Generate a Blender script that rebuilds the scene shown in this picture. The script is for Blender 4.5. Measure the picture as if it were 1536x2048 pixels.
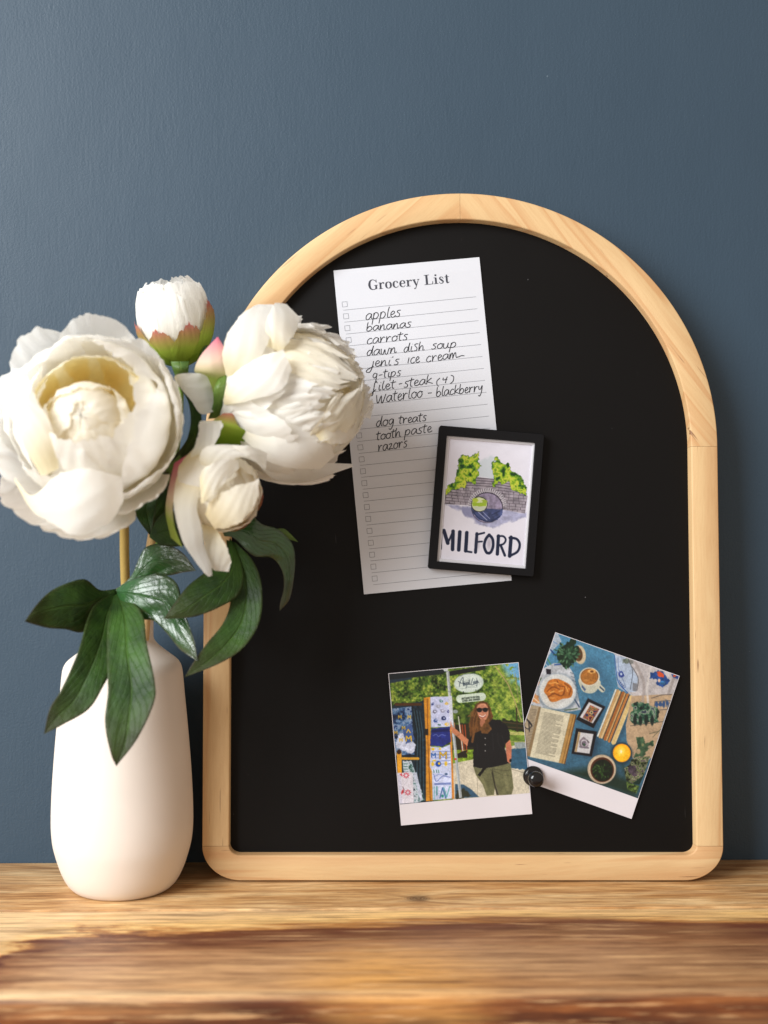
import bpy, bmesh, math, random
import numpy as np
from mathutils import Vector, Matrix
R = math.radians
random.seed(7)
for o in list(bpy.data.objects): bpy.data.objects.remove(o)
SC = bpy.context.scene
COL = SC.collection

# ------------------------------------------------------------------ camera
FPX, PX0, PY0 = 2400.0, 694.0, 1010.0      # focal length and principal point of the (slightly cropped) photograph
CAMH = 0.2517
cam = bpy.data.objects.new('camera', bpy.data.cameras.new('camera'))
COL.objects.link(cam); SC.camera = cam
cam.location = (0, 0, CAMH); cam.rotation_euler = (R(90), 0, 0)
cd = cam.data
cd.sensor_fit = 'VERTICAL'; cd.sensor_height = 36.0; cd.lens = FPX/2048*36
cd.shift_x = (768-PX0)/2048; cd.shift_y = (PY0-1024)/2048
cd.clip_start = 0.01; cd.clip_end = 50
cd.dof.use_dof = True; cd.dof.focus_distance = 0.808; cd.dof.aperture_fstop = 4.2
cd.dof.aperture_blades = 9

# ------------------------------------------------------------------ room light
w = bpy.data.worlds.new('World'); SC.world = w; w.use_nodes = True
w.node_tree.nodes['Background'].inputs[0].default_value = (1.0, 0.84, 0.70, 1)
w.node_tree.nodes['Background'].inputs[1].default_value = 0.60
SC.cycles.diffuse_bounces = 8; SC.cycles.transmission_bounces = 12; SC.cycles.max_bounces = 16
def area(name, loc, target, size, size_y, power, col):
    l = bpy.data.lights.new(name, 'AREA'); l.shape = 'RECTANGLE'; l.size = size; l.size_y = size_y
    l.energy = power; l.color = col
    o = bpy.data.objects.new(name, l); COL.objects.link(o); o.location = loc
    o.rotation_euler = (Vector(target)-Vector(loc)).to_track_quat('-Z', 'Y').to_euler()
    return o
area('window_light', (-1.36, -0.50, 1.00), (0.0, 0.8, 0.22), 1.15, 1.25, 84, (0.96, 0.985, 1.0))
SC.view_settings.view_transform = 'Standard'; SC.view_settings.look = 'None'
SC.view_settings.exposure = 0.0; SC.view_settings.gamma = 1.0
SC.render.engine = 'CYCLES'

# ------------------------------------------------------------------ helpers
def P(px, py, Y):
    return Vector(((px-PX0)/FPX*Y, Y, CAMH-(py-PY0)/FPX*Y))
def srgb(c):
    c = np.asarray(c, float)/255.0
    return np.where(c <= 0.04045, c/12.92, ((c+0.055)/1.055)**2.4)
def lin(r, g, b): 
    v = srgb((r, g, b)); return (float(v[0]), float(v[1]), float(v[2]), 1.0)
def tag(o, label=None, cat=None, group=None, kind=None):
    if label: o['label'] = label
    if cat: o['category'] = cat
    if group: o['group'] = group
    if kind: o['kind'] = kind
    return o
def empty(name, loc):
    o = bpy.data.objects.new(name, None); COL.objects.link(o); o.location = loc; o.empty_display_size = .02
    return o
def mesh(name, verts, faces, mat, parent=None, uv=None, smooth=True, origin=None, colors=None, solid=0, offset=0):
    loc = Vector(origin) if origin is not None else (Vector(TRUE_LOC[parent.name]) if parent is not None else Vector((0, 0, 0)))
    me = bpy.data.meshes.new(name)
    me.from_pydata([tuple(Vector(v)-loc) for v in verts], [], faces)
    me.update()
    if uv is not None:
        l = me.uv_layers.new(name='UVMap')
        idx = np.zeros(len(me.loops), int); me.loops.foreach_get('vertex_index', idx)
        l.data.foreach_set('uv', np.asarray(uv, dtype=np.float32)[idx].ravel())
    if colors is not None:
        ca = me.color_attributes.new('ink', 'FLOAT_COLOR', 'POINT')
        a = np.ones((len(verts), 4), np.float32); a[:, :3] = colors
        ca.data.foreach_set('color', a.ravel())
    if smooth: me.polygons.foreach_set('use_smooth', [True]*len(me.polygons))
    if mat is not None: me.materials.append(mat)
    o = bpy.data.objects.new(name, me); COL.objects.link(o)
    if parent is not None: o.parent = parent
    TRUE_LOC[o.name] = tuple(loc)
    if parent is None: o.location = loc
    if solid:
        m = o.modifiers.new('thickness', 'SOLIDIFY'); m.thickness = solid; m.offset = offset
    return o
TRUE_LOC = {}
def thing(name, loc, label, cat, group=None):
    o = empty(name, loc); TRUE_LOC[o.name] = tuple(loc); tag(o, label, cat, group); return o
def catmull(pts, n, closed=False):
    pts = [np.asarray(p, float) for p in pts]
    if closed: ext = [pts[-1]]+pts+[pts[0], pts[1]]
    else: ext = [2*pts[0]-pts[1]]+pts+[2*pts[-1]-pts[-2]]
    seg = len(ext)-3; out = []
    for k in range(n+1):
        t = k/n*seg; i = min(int(t), seg-1); t -= i
        a, b, c, d = ext[i:i+4]
        out.append(0.5*((2*b)+(-a+c)*t+(2*a-5*b+4*c-d)*t*t+(-a+3*b-3*c+d)*t**3))
    return out
def grid_faces(nu, nv, closed_u=False):
    f = []
    for j in range(nv-1):
        for i in range(nu if closed_u else nu-1):
            i2 = (i+1) % nu
            f.append((j*nu+i, j*nu+i2, (j+1)*nu+i2, (j+1)*nu+i))
    return f
def tube(name, pts, rad, mat, parent, n=12, seg=24):
    P_ = catmull(pts, seg); rr = catmull([(r,) for r in rad], seg)
    V = []; 
    for k, p in enumerate(P_):
        t = (P_[min(k+1, seg)]-P_[max(k-1, 0)]); t = Vector(t).normalized()
        a = t.cross(Vector((0, 1, 0.1))).normalized(); b = t.cross(a)
        for i in range(n):
            an = i/n*2*math.pi; V.append(Vector(p)+(a*math.cos(an)+b*math.sin(an))*float(rr[k][0]))
    F = grid_faces(n, seg+1, True)
    F.append(tuple(range(n))[::-1]); F.append(tuple(range(seg*n, seg*n+n)))
    uv = [(i/n, k/seg) for k in range(seg+1) for i in range(n)]
    return mesh(name, V, F, mat, parent, uv)
def lathe(name, prof, mat, parent, centre, n=96, axis=None):
    V = []
    c = Vector(centre)
    ez = Vector(axis).normalized() if axis is not None else Vector((0, 0, 1))
    ex = ez.cross(Vector((0, 1, 0)) if abs(ez.y) < .9 else Vector((0, 0, 1))).normalized(); ey = ez.cross(ex)
    for r, z in prof:
        for i in range(n):
            a = i/n*2*math.pi; V.append(c+ex*r*math.cos(a)+ey*r*math.sin(a)+ez*z)
    F = grid_faces(n, len(prof), True)
    o = mesh(name, V, F, mat, parent)
    bm = bmesh.new(); bm.from_mesh(o.data); bmesh.ops.recalc_face_normals(bm, faces=bm.faces); bm.to_mesh(o.data); bm.free()
    return o

# --- node helpers
class NT:
    def __init__(s, name):
        s.m = bpy.data.materials.new(name); s.m.use_nodes = True; s.t = s.m.node_tree; s.t.nodes.clear()
        s.out = s.n('ShaderNodeOutputMaterial')
    def n(s, ty, **kw):
        nd = s.t.nodes.new(ty)
        for k, v in kw.items():
            if k.startswith('_'): setattr(nd, k[1:], v)
        return nd
    def l(s, a, b): s.t.links.new(a, b)
    def val(s, inp, v):
        if hasattr(v, 'is_output') or isinstance(v, bpy.types.NodeSocket): s.l(v, inp)
        else: inp.default_value = v
    def coord(s, which='Object'): return s.n('ShaderNodeTexCoord').outputs[which]
    def mapping(s, vec, loc=(0, 0, 0), rot=(0, 0, 0), sc=(1, 1, 1)):
        m = s.n('ShaderNodeMapping'); s.l(vec, m.inputs['Vector'])
        m.inputs['Location'].default_value = loc; m.inputs['Rotation'].default_value = rot; m.inputs['Scale'].default_value = sc
        return m.outputs[0]
    def noise(s, vec, scale, detail=4, rough=.5, dist=0, out='Fac'):
        nd = s.n('ShaderNodeTexNoise'); s.l(vec, nd.inputs['Vector']); nd.inputs['Scale'].default_value = scale
        nd.inputs['Detail'].default_value = detail; nd.inputs['Roughness'].default_value = rough; nd.inputs['Distortion'].default_value = dist
        return nd.outputs[out]
    def math(s, op, a, b=0.0, c=0.0, clamp=False):
        nd = s.n('ShaderNodeMath'); nd.operation = op; nd.use_clamp = clamp
        s.val(nd.inputs[0], a); s.val(nd.inputs[1], b); s.val(nd.inputs[2], c); return nd.outputs[0]
    def ramp(s, fac, stops, interp='LINEAR'):
        nd = s.n('ShaderNodeValToRGB'); s.l(fac, nd.inputs[0]); e = nd.color_ramp.elements; nd.color_ramp.interpolation = interp
        while len(e) < len(stops): e.new(0.5)
        for k, (p, c) in enumerate(stops):
            e[k].position = p; e[k].color = c if len(c) == 4 else (*c, 1)
        return nd.outputs[0]
    def mix(s, fac, a, b, mode='MIX'):
        nd = s.n('ShaderNodeMix'); nd.data_type = 'RGBA'; nd.blend_type = mode
        s.val(nd.inputs[0], fac); s.val(nd.inputs[6], a); s.val(nd.inputs[7], b); return nd.outputs[2]
    def bump(s, h, strength, dist, normal=None):
        nd = s.n('ShaderNodeBump'); s.l(h, nd.inputs['Height']); nd.inputs['Strength'].default_value = strength
        nd.inputs['Distance'].default_value = dist
        if normal is not None: s.l(normal, nd.inputs['Normal'])
        return nd.outputs[0]
    def sep(s, vec):
        nd = s.n('ShaderNodeSeparateXYZ'); s.l(vec, nd.inputs[0]); return nd.outputs
    def comb(s, x, y, z):
        nd = s.n('ShaderNodeCombineXYZ'); s.val(nd.inputs[0], x); s.val(nd.inputs[1], y); s.val(nd.inputs[2], z); return nd.outputs[0]
    def principled(s, color, rough=.5, normal=None, spec=.5, **kw):
        b = s.n('ShaderNodeBsdfPrincipled'); s.val(b.inputs['Base Color'], color); s.val(b.inputs['Roughness'], rough)
        b.inputs['Specular IOR Level'].default_value = spec
        if normal is not None: s.l(normal, b.inputs['Normal'])
        for k, v in kw.items(): s.val(b.inputs[k.replace('_', ' ')], v)
        return b.outputs[0]
    def done(s, shader): s.l(shader, s.out.inputs['Surface']); return s.m

# ------------------------------------------------------------------ materials
def m_wall():
    t = NT('blue_paint'); c = t.coord()
    stre = t.noise(t.mapping(c, sc=(1, 1, .22)), 420, 3, .55)
    peel = t.noise(c, 620, 3, .6)
    big = t.noise(t.mapping(c, sc=(1, 1, .35)), 30, 3, .5)
    v = t.n('ShaderNodeTexVoronoi'); t.l(c, v.inputs['Vector']); v.inputs['Scale'].default_value = 62
    sel = t.math('GREATER_THAN', t.sep(v.outputs['Color'])[0], .72)
    rad = t.math('MULTIPLY_ADD', t.sep(v.outputs['Color'])[1], .030, .006)
    dot = t.math('MULTIPLY', t.math('SUBTRACT', 1, t.math('DIVIDE', v.outputs['Distance'], rad), clamp=True), sel)
    # a few vertical brush / scrape lines
    h = t.math('MULTIPLY_ADD', stre, .5, t.math('MULTIPLY', peel, .7))
    h = t.math('MULTIPLY_ADD', dot, 1.6, h)
    h = t.math('MULTIPLY_ADD', big, 1.2, h)
    n = t.bump(t.math("MULTIPLY", h, t.math("MULTIPLY_ADD", t.noise(c, 12, 3, .6), 1.6, .2)), .78, .00034)
    col = t.mix(t.noise(c, 9, 3, .5), lin(44, 62, 77), lin(49, 67, 82))
    col = t.mix(t.math('MULTIPLY', dot, .5), col, lin(175, 195, 210))
    rgh = t.math('MULTIPLY_ADD', big, .12, .48)
    return t.done(t.principled(col, rgh, n, .36))
def m_pine(name, ang, seed, mul=1.0):
    t = NT(name); c = t.coord()
    # rotate in the plane of the board (about Y) so that local X runs along the grain
    v = t.mapping(c, loc=(seed*.37, 0, seed*.11), rot=(0, R(ang), 0))
    warp = t.noise(t.mapping(v, sc=(3, 3, 20)), 1.4, 2, .5)
    x, y, z = t.sep(v)
    zz = t.math('MULTIPLY_ADD', warp, .022, z)
    zz = t.math('MULTIPLY_ADD', y, .35, zz)
    vw = t.comb(t.math('MULTIPLY', x, .03), 0, zz)
    rings = t.noise(vw, 42, 2, .5)                              # broad annual rings
    band = t.ramp(rings, [(.0, (0, 0, 0, 1)), (.44, (.0,)*3+(1,)), (.52, (.9,)*3+(1,)), (.535, (.1,)*3+(1,)), (.57, (.05,)*3+(1,)), (.64, (.8,)*3+(1,)), (.655, (.05,)*3+(1,)), (1, (.0,)*3+(1,))])
    fib = t.noise(t.comb(t.math('MULTIPLY', x, .05), t.math('MULTIPLY', y, 1), zz), 900, 3, .6)
    tone = t.noise(t.comb(t.math('MULTIPLY', x, .2), y, z), 28, 3, .5)
    base = t.mix(t.ramp(tone, [(.35, (0, 0, 0, 1)), (.65, (1, 1, 1, 1))]), lin(192, 159, 114), lin(205, 175, 131))
    base = t.mix(t.math('MULTIPLY', band, .50), base, lin(172, 112, 62))
    base = t.mix(t.math('MULTIPLY', t.ramp(fib, [(.42, (0, 0, 0, 1)), (.66, (1, 1, 1, 1))]), .15), base, lin(164, 116, 72))
    # thin dark pitch streaks, short and rare
    st = t.noise(t.comb(t.math('MULTIPLY', x, .055), t.math('MULTIPLY', y, .2), z), 520, 1, .5)
    gate = t.noise(t.comb(t.math('MULTIPLY', x, .5), 0, z), 42, 2, .5)
    stm = t.math('MULTIPLY', t.ramp(st, [(.69, (0, 0, 0, 1)), (.73, (1, 1, 1, 1))]), t.ramp(gate, [(.5, (0, 0, 0, 1)), (.62, (1, 1, 1, 1))]))
    base = t.mix(t.math('MULTIPLY', stm, .75), base, lin(96, 52, 32))
    n = t.bump(t.math('MULTIPLY_ADD', fib, .6, t.noise(c, 900, 2, .6)), .22, .0003)
    return t.done(t.principled(base, .55, n, .35))
def m_simple(name, col, rough=.5, spec=.5, bump=None, **kw):
    t = NT(name); n = None; c = t.coord()
    if bump: n = t.bump(t.noise(c, bump[0], 3, .6), bump[1], bump[2])
    cc = t.mix(t.noise(c, 25, 3), (col[0]*.94, col[1]*.94, col[2]*.94, 1), (min(col[0]*1.05, 1), min(col[1]*1.05, 1), min(col[2]*1.05, 1), 1))
    return t.done(t.principled(cc, rough, n, spec, **kw))
def m_slate():
    t = NT('black_board_face'); c = t.coord()
    v = t.n('ShaderNodeTexVoronoi'); t.l(c, v.inputs['Vector']); v.inputs['Scale'].default_value = 105
    sel = t.math('GREATER_THAN', t.sep(v.outputs['Color'])[0], .82)
    dot = t.math('MULTIPLY', t.math('LESS_THAN', v.outputs['Distance'], t.math('MULTIPLY_ADD', t.sep(v.outputs['Color'])[2], .022, .012)), sel)
    fib = t.noise(t.mapping(c, rot=(0, .5, 0), sc=(1, 1, .05)), 300, 2, .5, 1.5)
    lint = t.ramp(fib, [(.77, (0, 0, 0, 1)), (.79, (1, 1, 1, 1))])
    col = t.mix(t.math('MULTIPLY', dot, .6), (.0022, .0019, .0020, 1), (.25, .25, .26, 1))
    col = t.mix(t.math('MULTIPLY', lint, .10), col, (.3, .3, .3, 1))
    rg = t.math('MULTIPLY_ADD', t.noise(c, 16, 4, .6), .10, .44)
    n = t.bump(t.noise(c, 1500, 2, .5), .12, .0001)
    return t.done(t.principled(col, rg, n, .16))
def m_ink(name, rough=.42, spec=.4, gain=1.0):
    t = NT(name); a = t.n('ShaderNodeVertexColor'); a.layer_name = 'ink'
    c = t.coord(); g = t.noise(c, 3500, 2, .6)
    col = t.mix(.10, a.outputs[0], t.mix(g, (.0, .0, .0, 1), (1, 1, 1, 1)), 'OVERLAY')
    return t.done(t.principled(col, rough, None, spec))
def m_paper():
    t = NT('note_paper'); c = t.coord(); f = t.noise(c, 1800, 4, .65)
    col = t.mix(f, (.50, .51, .55, 1), (.54, .55, .59, 1))
    return t.done(t.principled(col, .7, t.bump(f, .2, .0001), .25))
def m_petal(name, tip, mid, base, k0=.0, k1=.62, transl=.58):
    t = NT(name); uv = t.coord('UV'); u, v, _ = t.sep(uv)
    col = t.ramp(v, [(k0, base), ((k0+k1)/2, mid), (k1, tip)])
    oc = t.coord()
    fine = t.noise(t.comb(t.math('MULTIPLY', u, 26), t.math('MULTIPLY', v, 2.2), 0), 2.0, 3, .6)
    pat = t.noise(oc, 60, 3, .55)
    col = t.mix(t.math('MULTIPLY', pat, .22), col, (mid[0]*.97, mid[1]*.95, mid[2]*.88, 1))
    n = t.bump(t.math('MULTIPLY_ADD', fine, .7, t.math('MULTIPLY', pat, 1.2)), .24, .0010)
    p = t.principled(col, .62, n, .22)
    tr = t.n('ShaderNodeBsdfTranslucent'); t.l(col, tr.inputs[0]); t.l(n, tr.inputs['Normal'])
    mx = t.n('ShaderNodeMixShader'); mx.inputs[0].default_value = transl; t.l(p, mx.inputs[1]); t.l(tr.outputs[0], mx.inputs[2])
    return t.done(mx.outputs[0])
def m_leaf(name, dark, light, vein, rough=.28, tint=None, spec=.55):
    t = NT(name); uv = t.coord('UV'); u, v, _ = t.sep(uv); oc = t.coord()
    au = t.math('ABSOLUTE', t.math('SUBTRACT', u, .5))
    rib = t.ramp(au, [(.0, (1, 1, 1, 1)), (.035, (0, 0, 0, 1))])
    # side veins climbing from the midrib
    sv = t.math('SINE', t.math('MULTIPLY_ADD', v, 62, t.math('MULTIPLY_ADD', au, -46, t.math('MULTIPLY', t.noise(uv, 5, 2), 4))))
    side = t.ramp(sv, [(.80, (0, 0, 0, 1)), (1.0, (1, 1, 1, 1))])
    pat = t.noise(oc, 55, 4, .6)
    col = t.mix(t.ramp(pat, [(.35, (0, 0, 0, 1)), (.68, (1, 1, 1, 1))]), dark, light)
    if tint is not None:
        tm = t.ramp(v, [(.55, (0, 0, 0, 1)), (.98, (1, 1, 1, 1))])
        tm = t.math('ADD', t.math('MULTIPLY', tm, .75), t.math('MULTIPLY', t.ramp(au, [(.38, (0, 0, 0, 1)), (.5, (1, 1, 1, 1))]), .45), clamp=True)
        col = t.mix(tm, col, tint)
    col = t.mix(t.math('MULTIPLY', side, .18), col, vein)
    col = t.mix(t.math('MULTIPLY', rib, .55), col, vein)
    h = t.math('MULTIPLY_ADD', side, -.35, t.math('MULTIPLY_ADD', rib, -1.0, t.math('MULTIPLY', t.noise(oc, 130, 3, .6), 1.6)))
    n = t.bump(h, .6, .0011)
    p = t.principled(col, t.math('MULTIPLY_ADD', t.noise(oc, 90, 3), .25, rough), n, spec)
    tr = t.n('ShaderNodeBsdfTranslucent'); t.l(t.mix(.5, col, light), tr.inputs[0])
    mx = t.n('ShaderNodeMixShader'); mx.inputs[0].default_value = .14; t.l(p, mx.inputs[1]); t.l(tr.outputs[0], mx.inputs[2])
    return t.done(mx.outputs[0])

M = {}
M['wall'] = m_wall()
M['slate'] = m_slate()
M['paper'] = m_paper()
M['pen'] = m_simple('pen_ink', (.012, .012, .018), .5, .3)
M['print'] = m_simple('print_ink', (.035, .037, .05), .6, .3)
M['rule'] = m_simple('ruling_ink', (.16, .165, .19), .6, .3)
M['vase'] = m_simple('matte_ceramic', (.69, .62, .555), .62, .3, bump=(700, .25, .00018))
M['vase_in'] = m_simple('vase_inside', (.55, .48, .42), .7, .2)
M['magnet'] = m_simple('gloss_black_plastic', (.004, .004, .005), .16, .45)
M['mframe'] = m_simple('black_grainy_plastic', (.004, .004, .005), .46, .16, bump=(2600, .6, .0002))
M['tray'] = m_simple('white_resin', (.58, .58, .62), .3, .5)
M['card'] = m_simple('photo_card', (.56, .53, .56), .5, .3)
M['gloss_print'] = m_ink('photo_print_ink', .38, .4)
M['matte_print'] = m_ink('milford_print_ink', .5, .3)
M['stem'] = m_simple('ochre_stem', lin(164, 140, 78)[:3], .45, .4, bump=(300, .3, .0006))
M['stem_pale'] = m_simple('pale_stem', lin(205, 172, 122)[:3], .5, .4, bump=(300, .3, .0006))
M['stem_green'] = m_simple('green_stem', lin(98, 128, 42)[:3], .45, .4, bump=(300, .3, .0006))
W_ = (.95, .945, .93, 1)
M['petal'] = m_petal('white_petal', W_, (.94, .92, .85, 1), (.92, .84, .60, 1), .08, .62)
M['petal_gold'] = m_petal('yellow_hearted_petal', (.93, .91, .84, 1), (.97, .90, .62, 1), (.97, .82, .38, 1), .30, 1.0)
M['petal_cream'] = m_petal('cream_petal', (.93, .91, .85, 1), (.92, .87, .74, 1), (.88, .77, .52, 1), .05, .9)
M['sepal'] = m_petal('green_sepal_with_pink_tip', lin(176, 92, 98), lin(150, 172, 62), lin(104, 140, 28), .30, .99, .25)
M['sepal_pink'] = m_petal('pink_streaked_sepal', lin(206, 84, 124), lin(222, 196, 176), lin(150, 178, 70), .30, 1.0, .3)
M['leaf'] = m_leaf('dark_leaf', (.010, .034, .004, 1), (.034, .092, .010, 1), (.05, .10, .015, 1), .42, tint=(.034, .026, .010, 1), spec=.32)
M['leaf_gloss'] = m_leaf('glossy_leaf', (.012, .055, .012, 1), (.032, .125, .026, 1), (.05, .13, .04, 1), .20, tint=(.05, .045, .03, 1), spec=.9)
M['leaf_light'] = m_leaf('young_leaf', (.05, .12, .015, 1), (.13, .22, .03, 1), (.2, .3, .06, 1), .35)

# ------------------------------------------------------------------ wall
WALLY, YAW = 0.8478, R(0.87)
def rot_setting(o): o.location = (0, WALLY, 0); o.rotation_euler = (0, 0, YAW)
def box_mesh(name, x0, x1, y0, y1, z0, z1, mat, parent=None, bevel=0, seg=3):
    bm = bmesh.new(); bmesh.ops.create_cube(bm, size=1)
    for v in bm.verts: v.co = Vector(((x0+x1)/2+v.co.x*(x1-x0), (y0+y1)/2+v.co.y*(y1-y0), (z0+z1)/2+v.co.z*(z1-z0)))
    if bevel: bmesh.ops.bevel(bm, geom=bm.edges[:], offset=bevel, segments=seg, profile=.5, affect='EDGES')
    me = bpy.data.meshes.new(name); bm.to_mesh(me); bm.free(); me.materials.append(mat)
    if bevel: me.polygons.foreach_set('use_smooth', [True]*len(me.polygons))
    o = bpy.data.objects.new(name, me); COL.objects.link(o); o.parent = parent
    return o
wall = box_mesh('wall', -1.6, 2.2, 0, .08, -.5, 1.9, M['wall']); rot_setting(wall); tag(wall, kind='structure')

# ------------------------------------------------------------------ countertop of two long planks
def m_plank_back():
    t = NT('tan_plank'); c = t.coord(); x, y, z = t.sep(c)
    warp = t.noise(t.comb(t.math('MULTIPLY', x, .35), y, 0), 18, 3, .5)
    # the grain bends round a small knot
    kx, ky = KNOT
    dx = t.math('MULTIPLY', t.math('SUBTRACT', x, kx), .80); dy = t.math('SUBTRACT', y, ky)
    d = t.math('SQRT', t.math('ADD', t.math('MULTIPLY', dx, dx), t.math('MULTIPLY', dy, dy)))
    push = t.math('MULTIPLY', t.math('EXPONENT', t.math('MULTIPLY', d, -140)), .010)
    yy = t.math('MULTIPLY_ADD', warp, .007, t.math('ADD', y, t.math('MULTIPLY', push, t.math('SIGN', dy))))
    g = t.comb(t.math('MULTIPLY', x, .10), yy, 0)
    r1 = t.noise(g, 120, 4, .62)
    r2 = t.noise(t.comb(t.math('MULTIPLY', x, .06), yy, 0), 800, 4, .65)
    r3 = t.noise(t.comb(t.math('MULTIPLY', x, .13), yy, 0), 38, 5, .65)
    rf_ = t.noise(t.comb(t.math('MULTIPLY', x, .075), yy, 0), 330, 3, .6)
    rm_ = t.noise(t.comb(t.math('MULTIPLY', x, .08), yy, 7), 90, 4, .6)
    col = t.ramp(r1, [(.32, lin(148, 104, 60)), (.44, lin(182, 138, 88)), (.54, lin(202, 162, 112)), (.66, lin(218, 186, 138))])
    col = t.mix(t.ramp(r3, [(.50, (0, 0, 0, 1)), (.66, (.55,)*3+(1,))]), col, lin(150, 98, 52))
    col = t.mix(t.ramp(rm_, [(.52, (0, 0, 0, 1)), (.68, (.55,)*3+(1,))]), col, lin(222, 190, 142))
    col = t.mix(t.ramp(rf_, [(.50, (0, 0, 0, 1)), (.60, (.42,)*3+(1,))]), col, lin(112, 70, 38))
    col = t.mix(t.ramp(r2, [(.48, (0, 0, 0, 1)), (.62, (.38,)*3+(1,))]), col, lin(96, 62, 36))
    knot = t.ramp(d, [(.0, (1, 1, 1, 1)), (.0030, (1, 1, 1, 1)), (.0050, (.8,)*3+(1,)), (.0066, (.25,)*3+(1,)), (.014, (0, 0, 0, 1))])
    rings = t.math('MULTIPLY_ADD', t.math('SINE', t.math('MULTIPLY_ADD', d, 4200, t.math('MULTIPLY', t.noise(c, 300, 3), 5))), .25, .75)
    col = t.mix(t.math('MULTIPLY', knot, rings), col, lin(48, 28, 22))
    n = t.bump(r2, .2, .0004)
    return t.done(t.principled(col, t.math('MULTIPLY_ADD', r1, .12, .36), n, .4))
def m_plank_front():
    t = NT('figured_plank'); c = t.coord(); x, y, z = t.sep(c)
    # unrolled coordinate: over the top, then down the rounded nosing
    s = t.math('ADD', y, t.math('MULTIPLY', z, 1.0))
    s0, s1 = PLF_Y0, PLF_Y1                       # front and back edge (object y)
    q = t.math('DIVIDE', t.math('SUBTRACT', s1, s), s1-s0)     # 0 at the joint, 1 at the nosing, >1 on the face
    wl = t.noise(t.comb(t.math('MULTIPLY', x, .40), s, 0), 11, 4, .55, .3)
    wf = t.noise(t.comb(t.math('MULTIPLY', x, .10), s, 0), 95, 5, .65)
    u = t.math('DIVIDE', t.math('ADD', x, .2), .44)
    gs = lambda v: (v, v, v, 1)
    # edge of the sapwood: broad and ragged at the left end, a narrow strip to the right
    bx = t.ramp(u, [(0, gs(.62)), (.05, gs(.42)), (.09, gs(.27)), (.22, gs(.24)), (.42, gs(.19)), (.60, gs(.12)), (.8, gs(.15)), (1, gs(.17))])
    dq = t.math('SUBTRACT', q, bx)
    dq = t.math('ADD', dq, t.math('MULTIPLY', t.math('SUBTRACT', wl, .5), .16))
    dq = t.math('ADD', dq, t.math('MULTIPLY', t.math('SUBTRACT', wf, .5), .34))
    rag = t.ramp(u, [(.0, gs(1)), (.16, gs(.5)), (.35, gs(0))])
    wr = t.noise(t.comb(t.math('MULTIPLY', x, .30), s, 9), 48, 5, .65)
    dq = t.math('ADD', dq, t.math('MULTIPLY', t.math('MULTIPLY', t.math('SUBTRACT', wr, .5), rag), 1.1))
    f = lambda a: (a+.4)*.6
    dd = t.math('MULTIPLY', t.math('ADD', dq, .4), .6)
    col = t.ramp(dd, [(f(-.2), lin(250, 212, 158)), (f(-.03), lin(252, 206, 134)), (f(.01), lin(196, 136, 74)), (f(.05), lin(112, 62, 40)), (f(.14), lin(100, 56, 42)),
                      (f(.24), lin(160, 112, 76)), (f(.42), lin(194, 150, 108)), (f(.62), lin(204, 160, 114)), (f(.80), lin(184, 132, 84))])
    xr = t.ramp(u, [(.50, (0, 0, 0, 1)), (.95, (1, 1, 1, 1))])
    heart = t.ramp(dd, [(f(.10), (0, 0, 0, 1)), (f(.22), (1, 1, 1, 1))])
    col = t.mix(t.math('MULTIPLY', t.math('MULTIPLY', xr, heart), .55), col, lin(122, 78, 50))
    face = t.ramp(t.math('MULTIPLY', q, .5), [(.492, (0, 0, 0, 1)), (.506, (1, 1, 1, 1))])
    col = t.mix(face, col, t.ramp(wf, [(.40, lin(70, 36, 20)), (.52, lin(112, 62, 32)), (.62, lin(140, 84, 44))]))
    # honey patch around a buried knot
    hx = t.math('MULTIPLY', t.math('SUBTRACT', x, HONEY[0]), .75); hy = t.math('SUBTRACT', s, HONEY[1])
    hd = t.math('SQRT', t.math('ADD', t.math('MULTIPLY', hx, hx), t.math('MULTIPLY', hy, hy)))
    hd = t.math('MULTIPLY_ADD', t.math('SUBTRACT', wf, .5), .045, t.math('MULTIPLY_ADD', t.math('SUBTRACT', wl, .5), .05, hd))
    col = t.mix(t.ramp(hd, [(.0, (1,)*3+(1,)), (.020, (.75,)*3+(1,)), (.050, (0, 0, 0, 1))]), col, lin(226, 166, 92))
    # sapwood line on the nosing with its highlight painted in, strongest at the left
    nose = t.math('SUBTRACT', 1, t.math('DIVIDE', t.math('ABSOLUTE', t.math('SUBTRACT', t.math('MULTIPLY_ADD', t.math('SUBTRACT', wf, .5), .05, q), .965)), .052), clamp=True)
    col = t.mix(t.math('MULTIPLY', nose, t.ramp(t.math('MULTIPLY_ADD', x, 1.0, .5), [(.28, (1, 1, 1, 1)), (.50, (.3,)*3+(1,)), (.62, (.18,)*3+(1,))])), col, lin(250, 222, 176))
    # dark knot low on the front face
    kx = t.math('MULTIPLY', t.math('SUBTRACT', x, HONEY[0]+.006), .6); kz = t.math('SUBTRACT', s, PLF_Y0-.024)
    kd = t.math('SQRT', t.math('ADD', t.math('MULTIPLY', kx, kx), t.math('MULTIPLY', kz, kz)))
    col = t.mix(t.ramp(t.math('MULTIPLY_ADD', t.math('SUBTRACT', wf, .5), .02, kd), [(.004, (.9,)*3+(1,)), (.016, (0, 0, 0, 1))]), col, lin(46, 26, 24))
    r2 = t.noise(t.comb(t.math('MULTIPLY', x, .06), s, 0), 700, 4, .7)
    r3 = t.noise(t.comb(t.math('MULTIPLY', x, .05), s, 0), 150, 4, .65)
    r4 = t.noise(t.comb(t.math('MULTIPLY', x, .04), s, 3), 380, 3, .6)
    r5 = t.noise(t.comb(t.math('MULTIPLY', x, .12), s, 5), 40, 4, .6, .5)
    col = t.mix(t.ramp(r5, [(.52, (0, 0, 0, 1)), (.64, (.32,)*3+(1,))]), col, lin(190, 144, 96))
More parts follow.
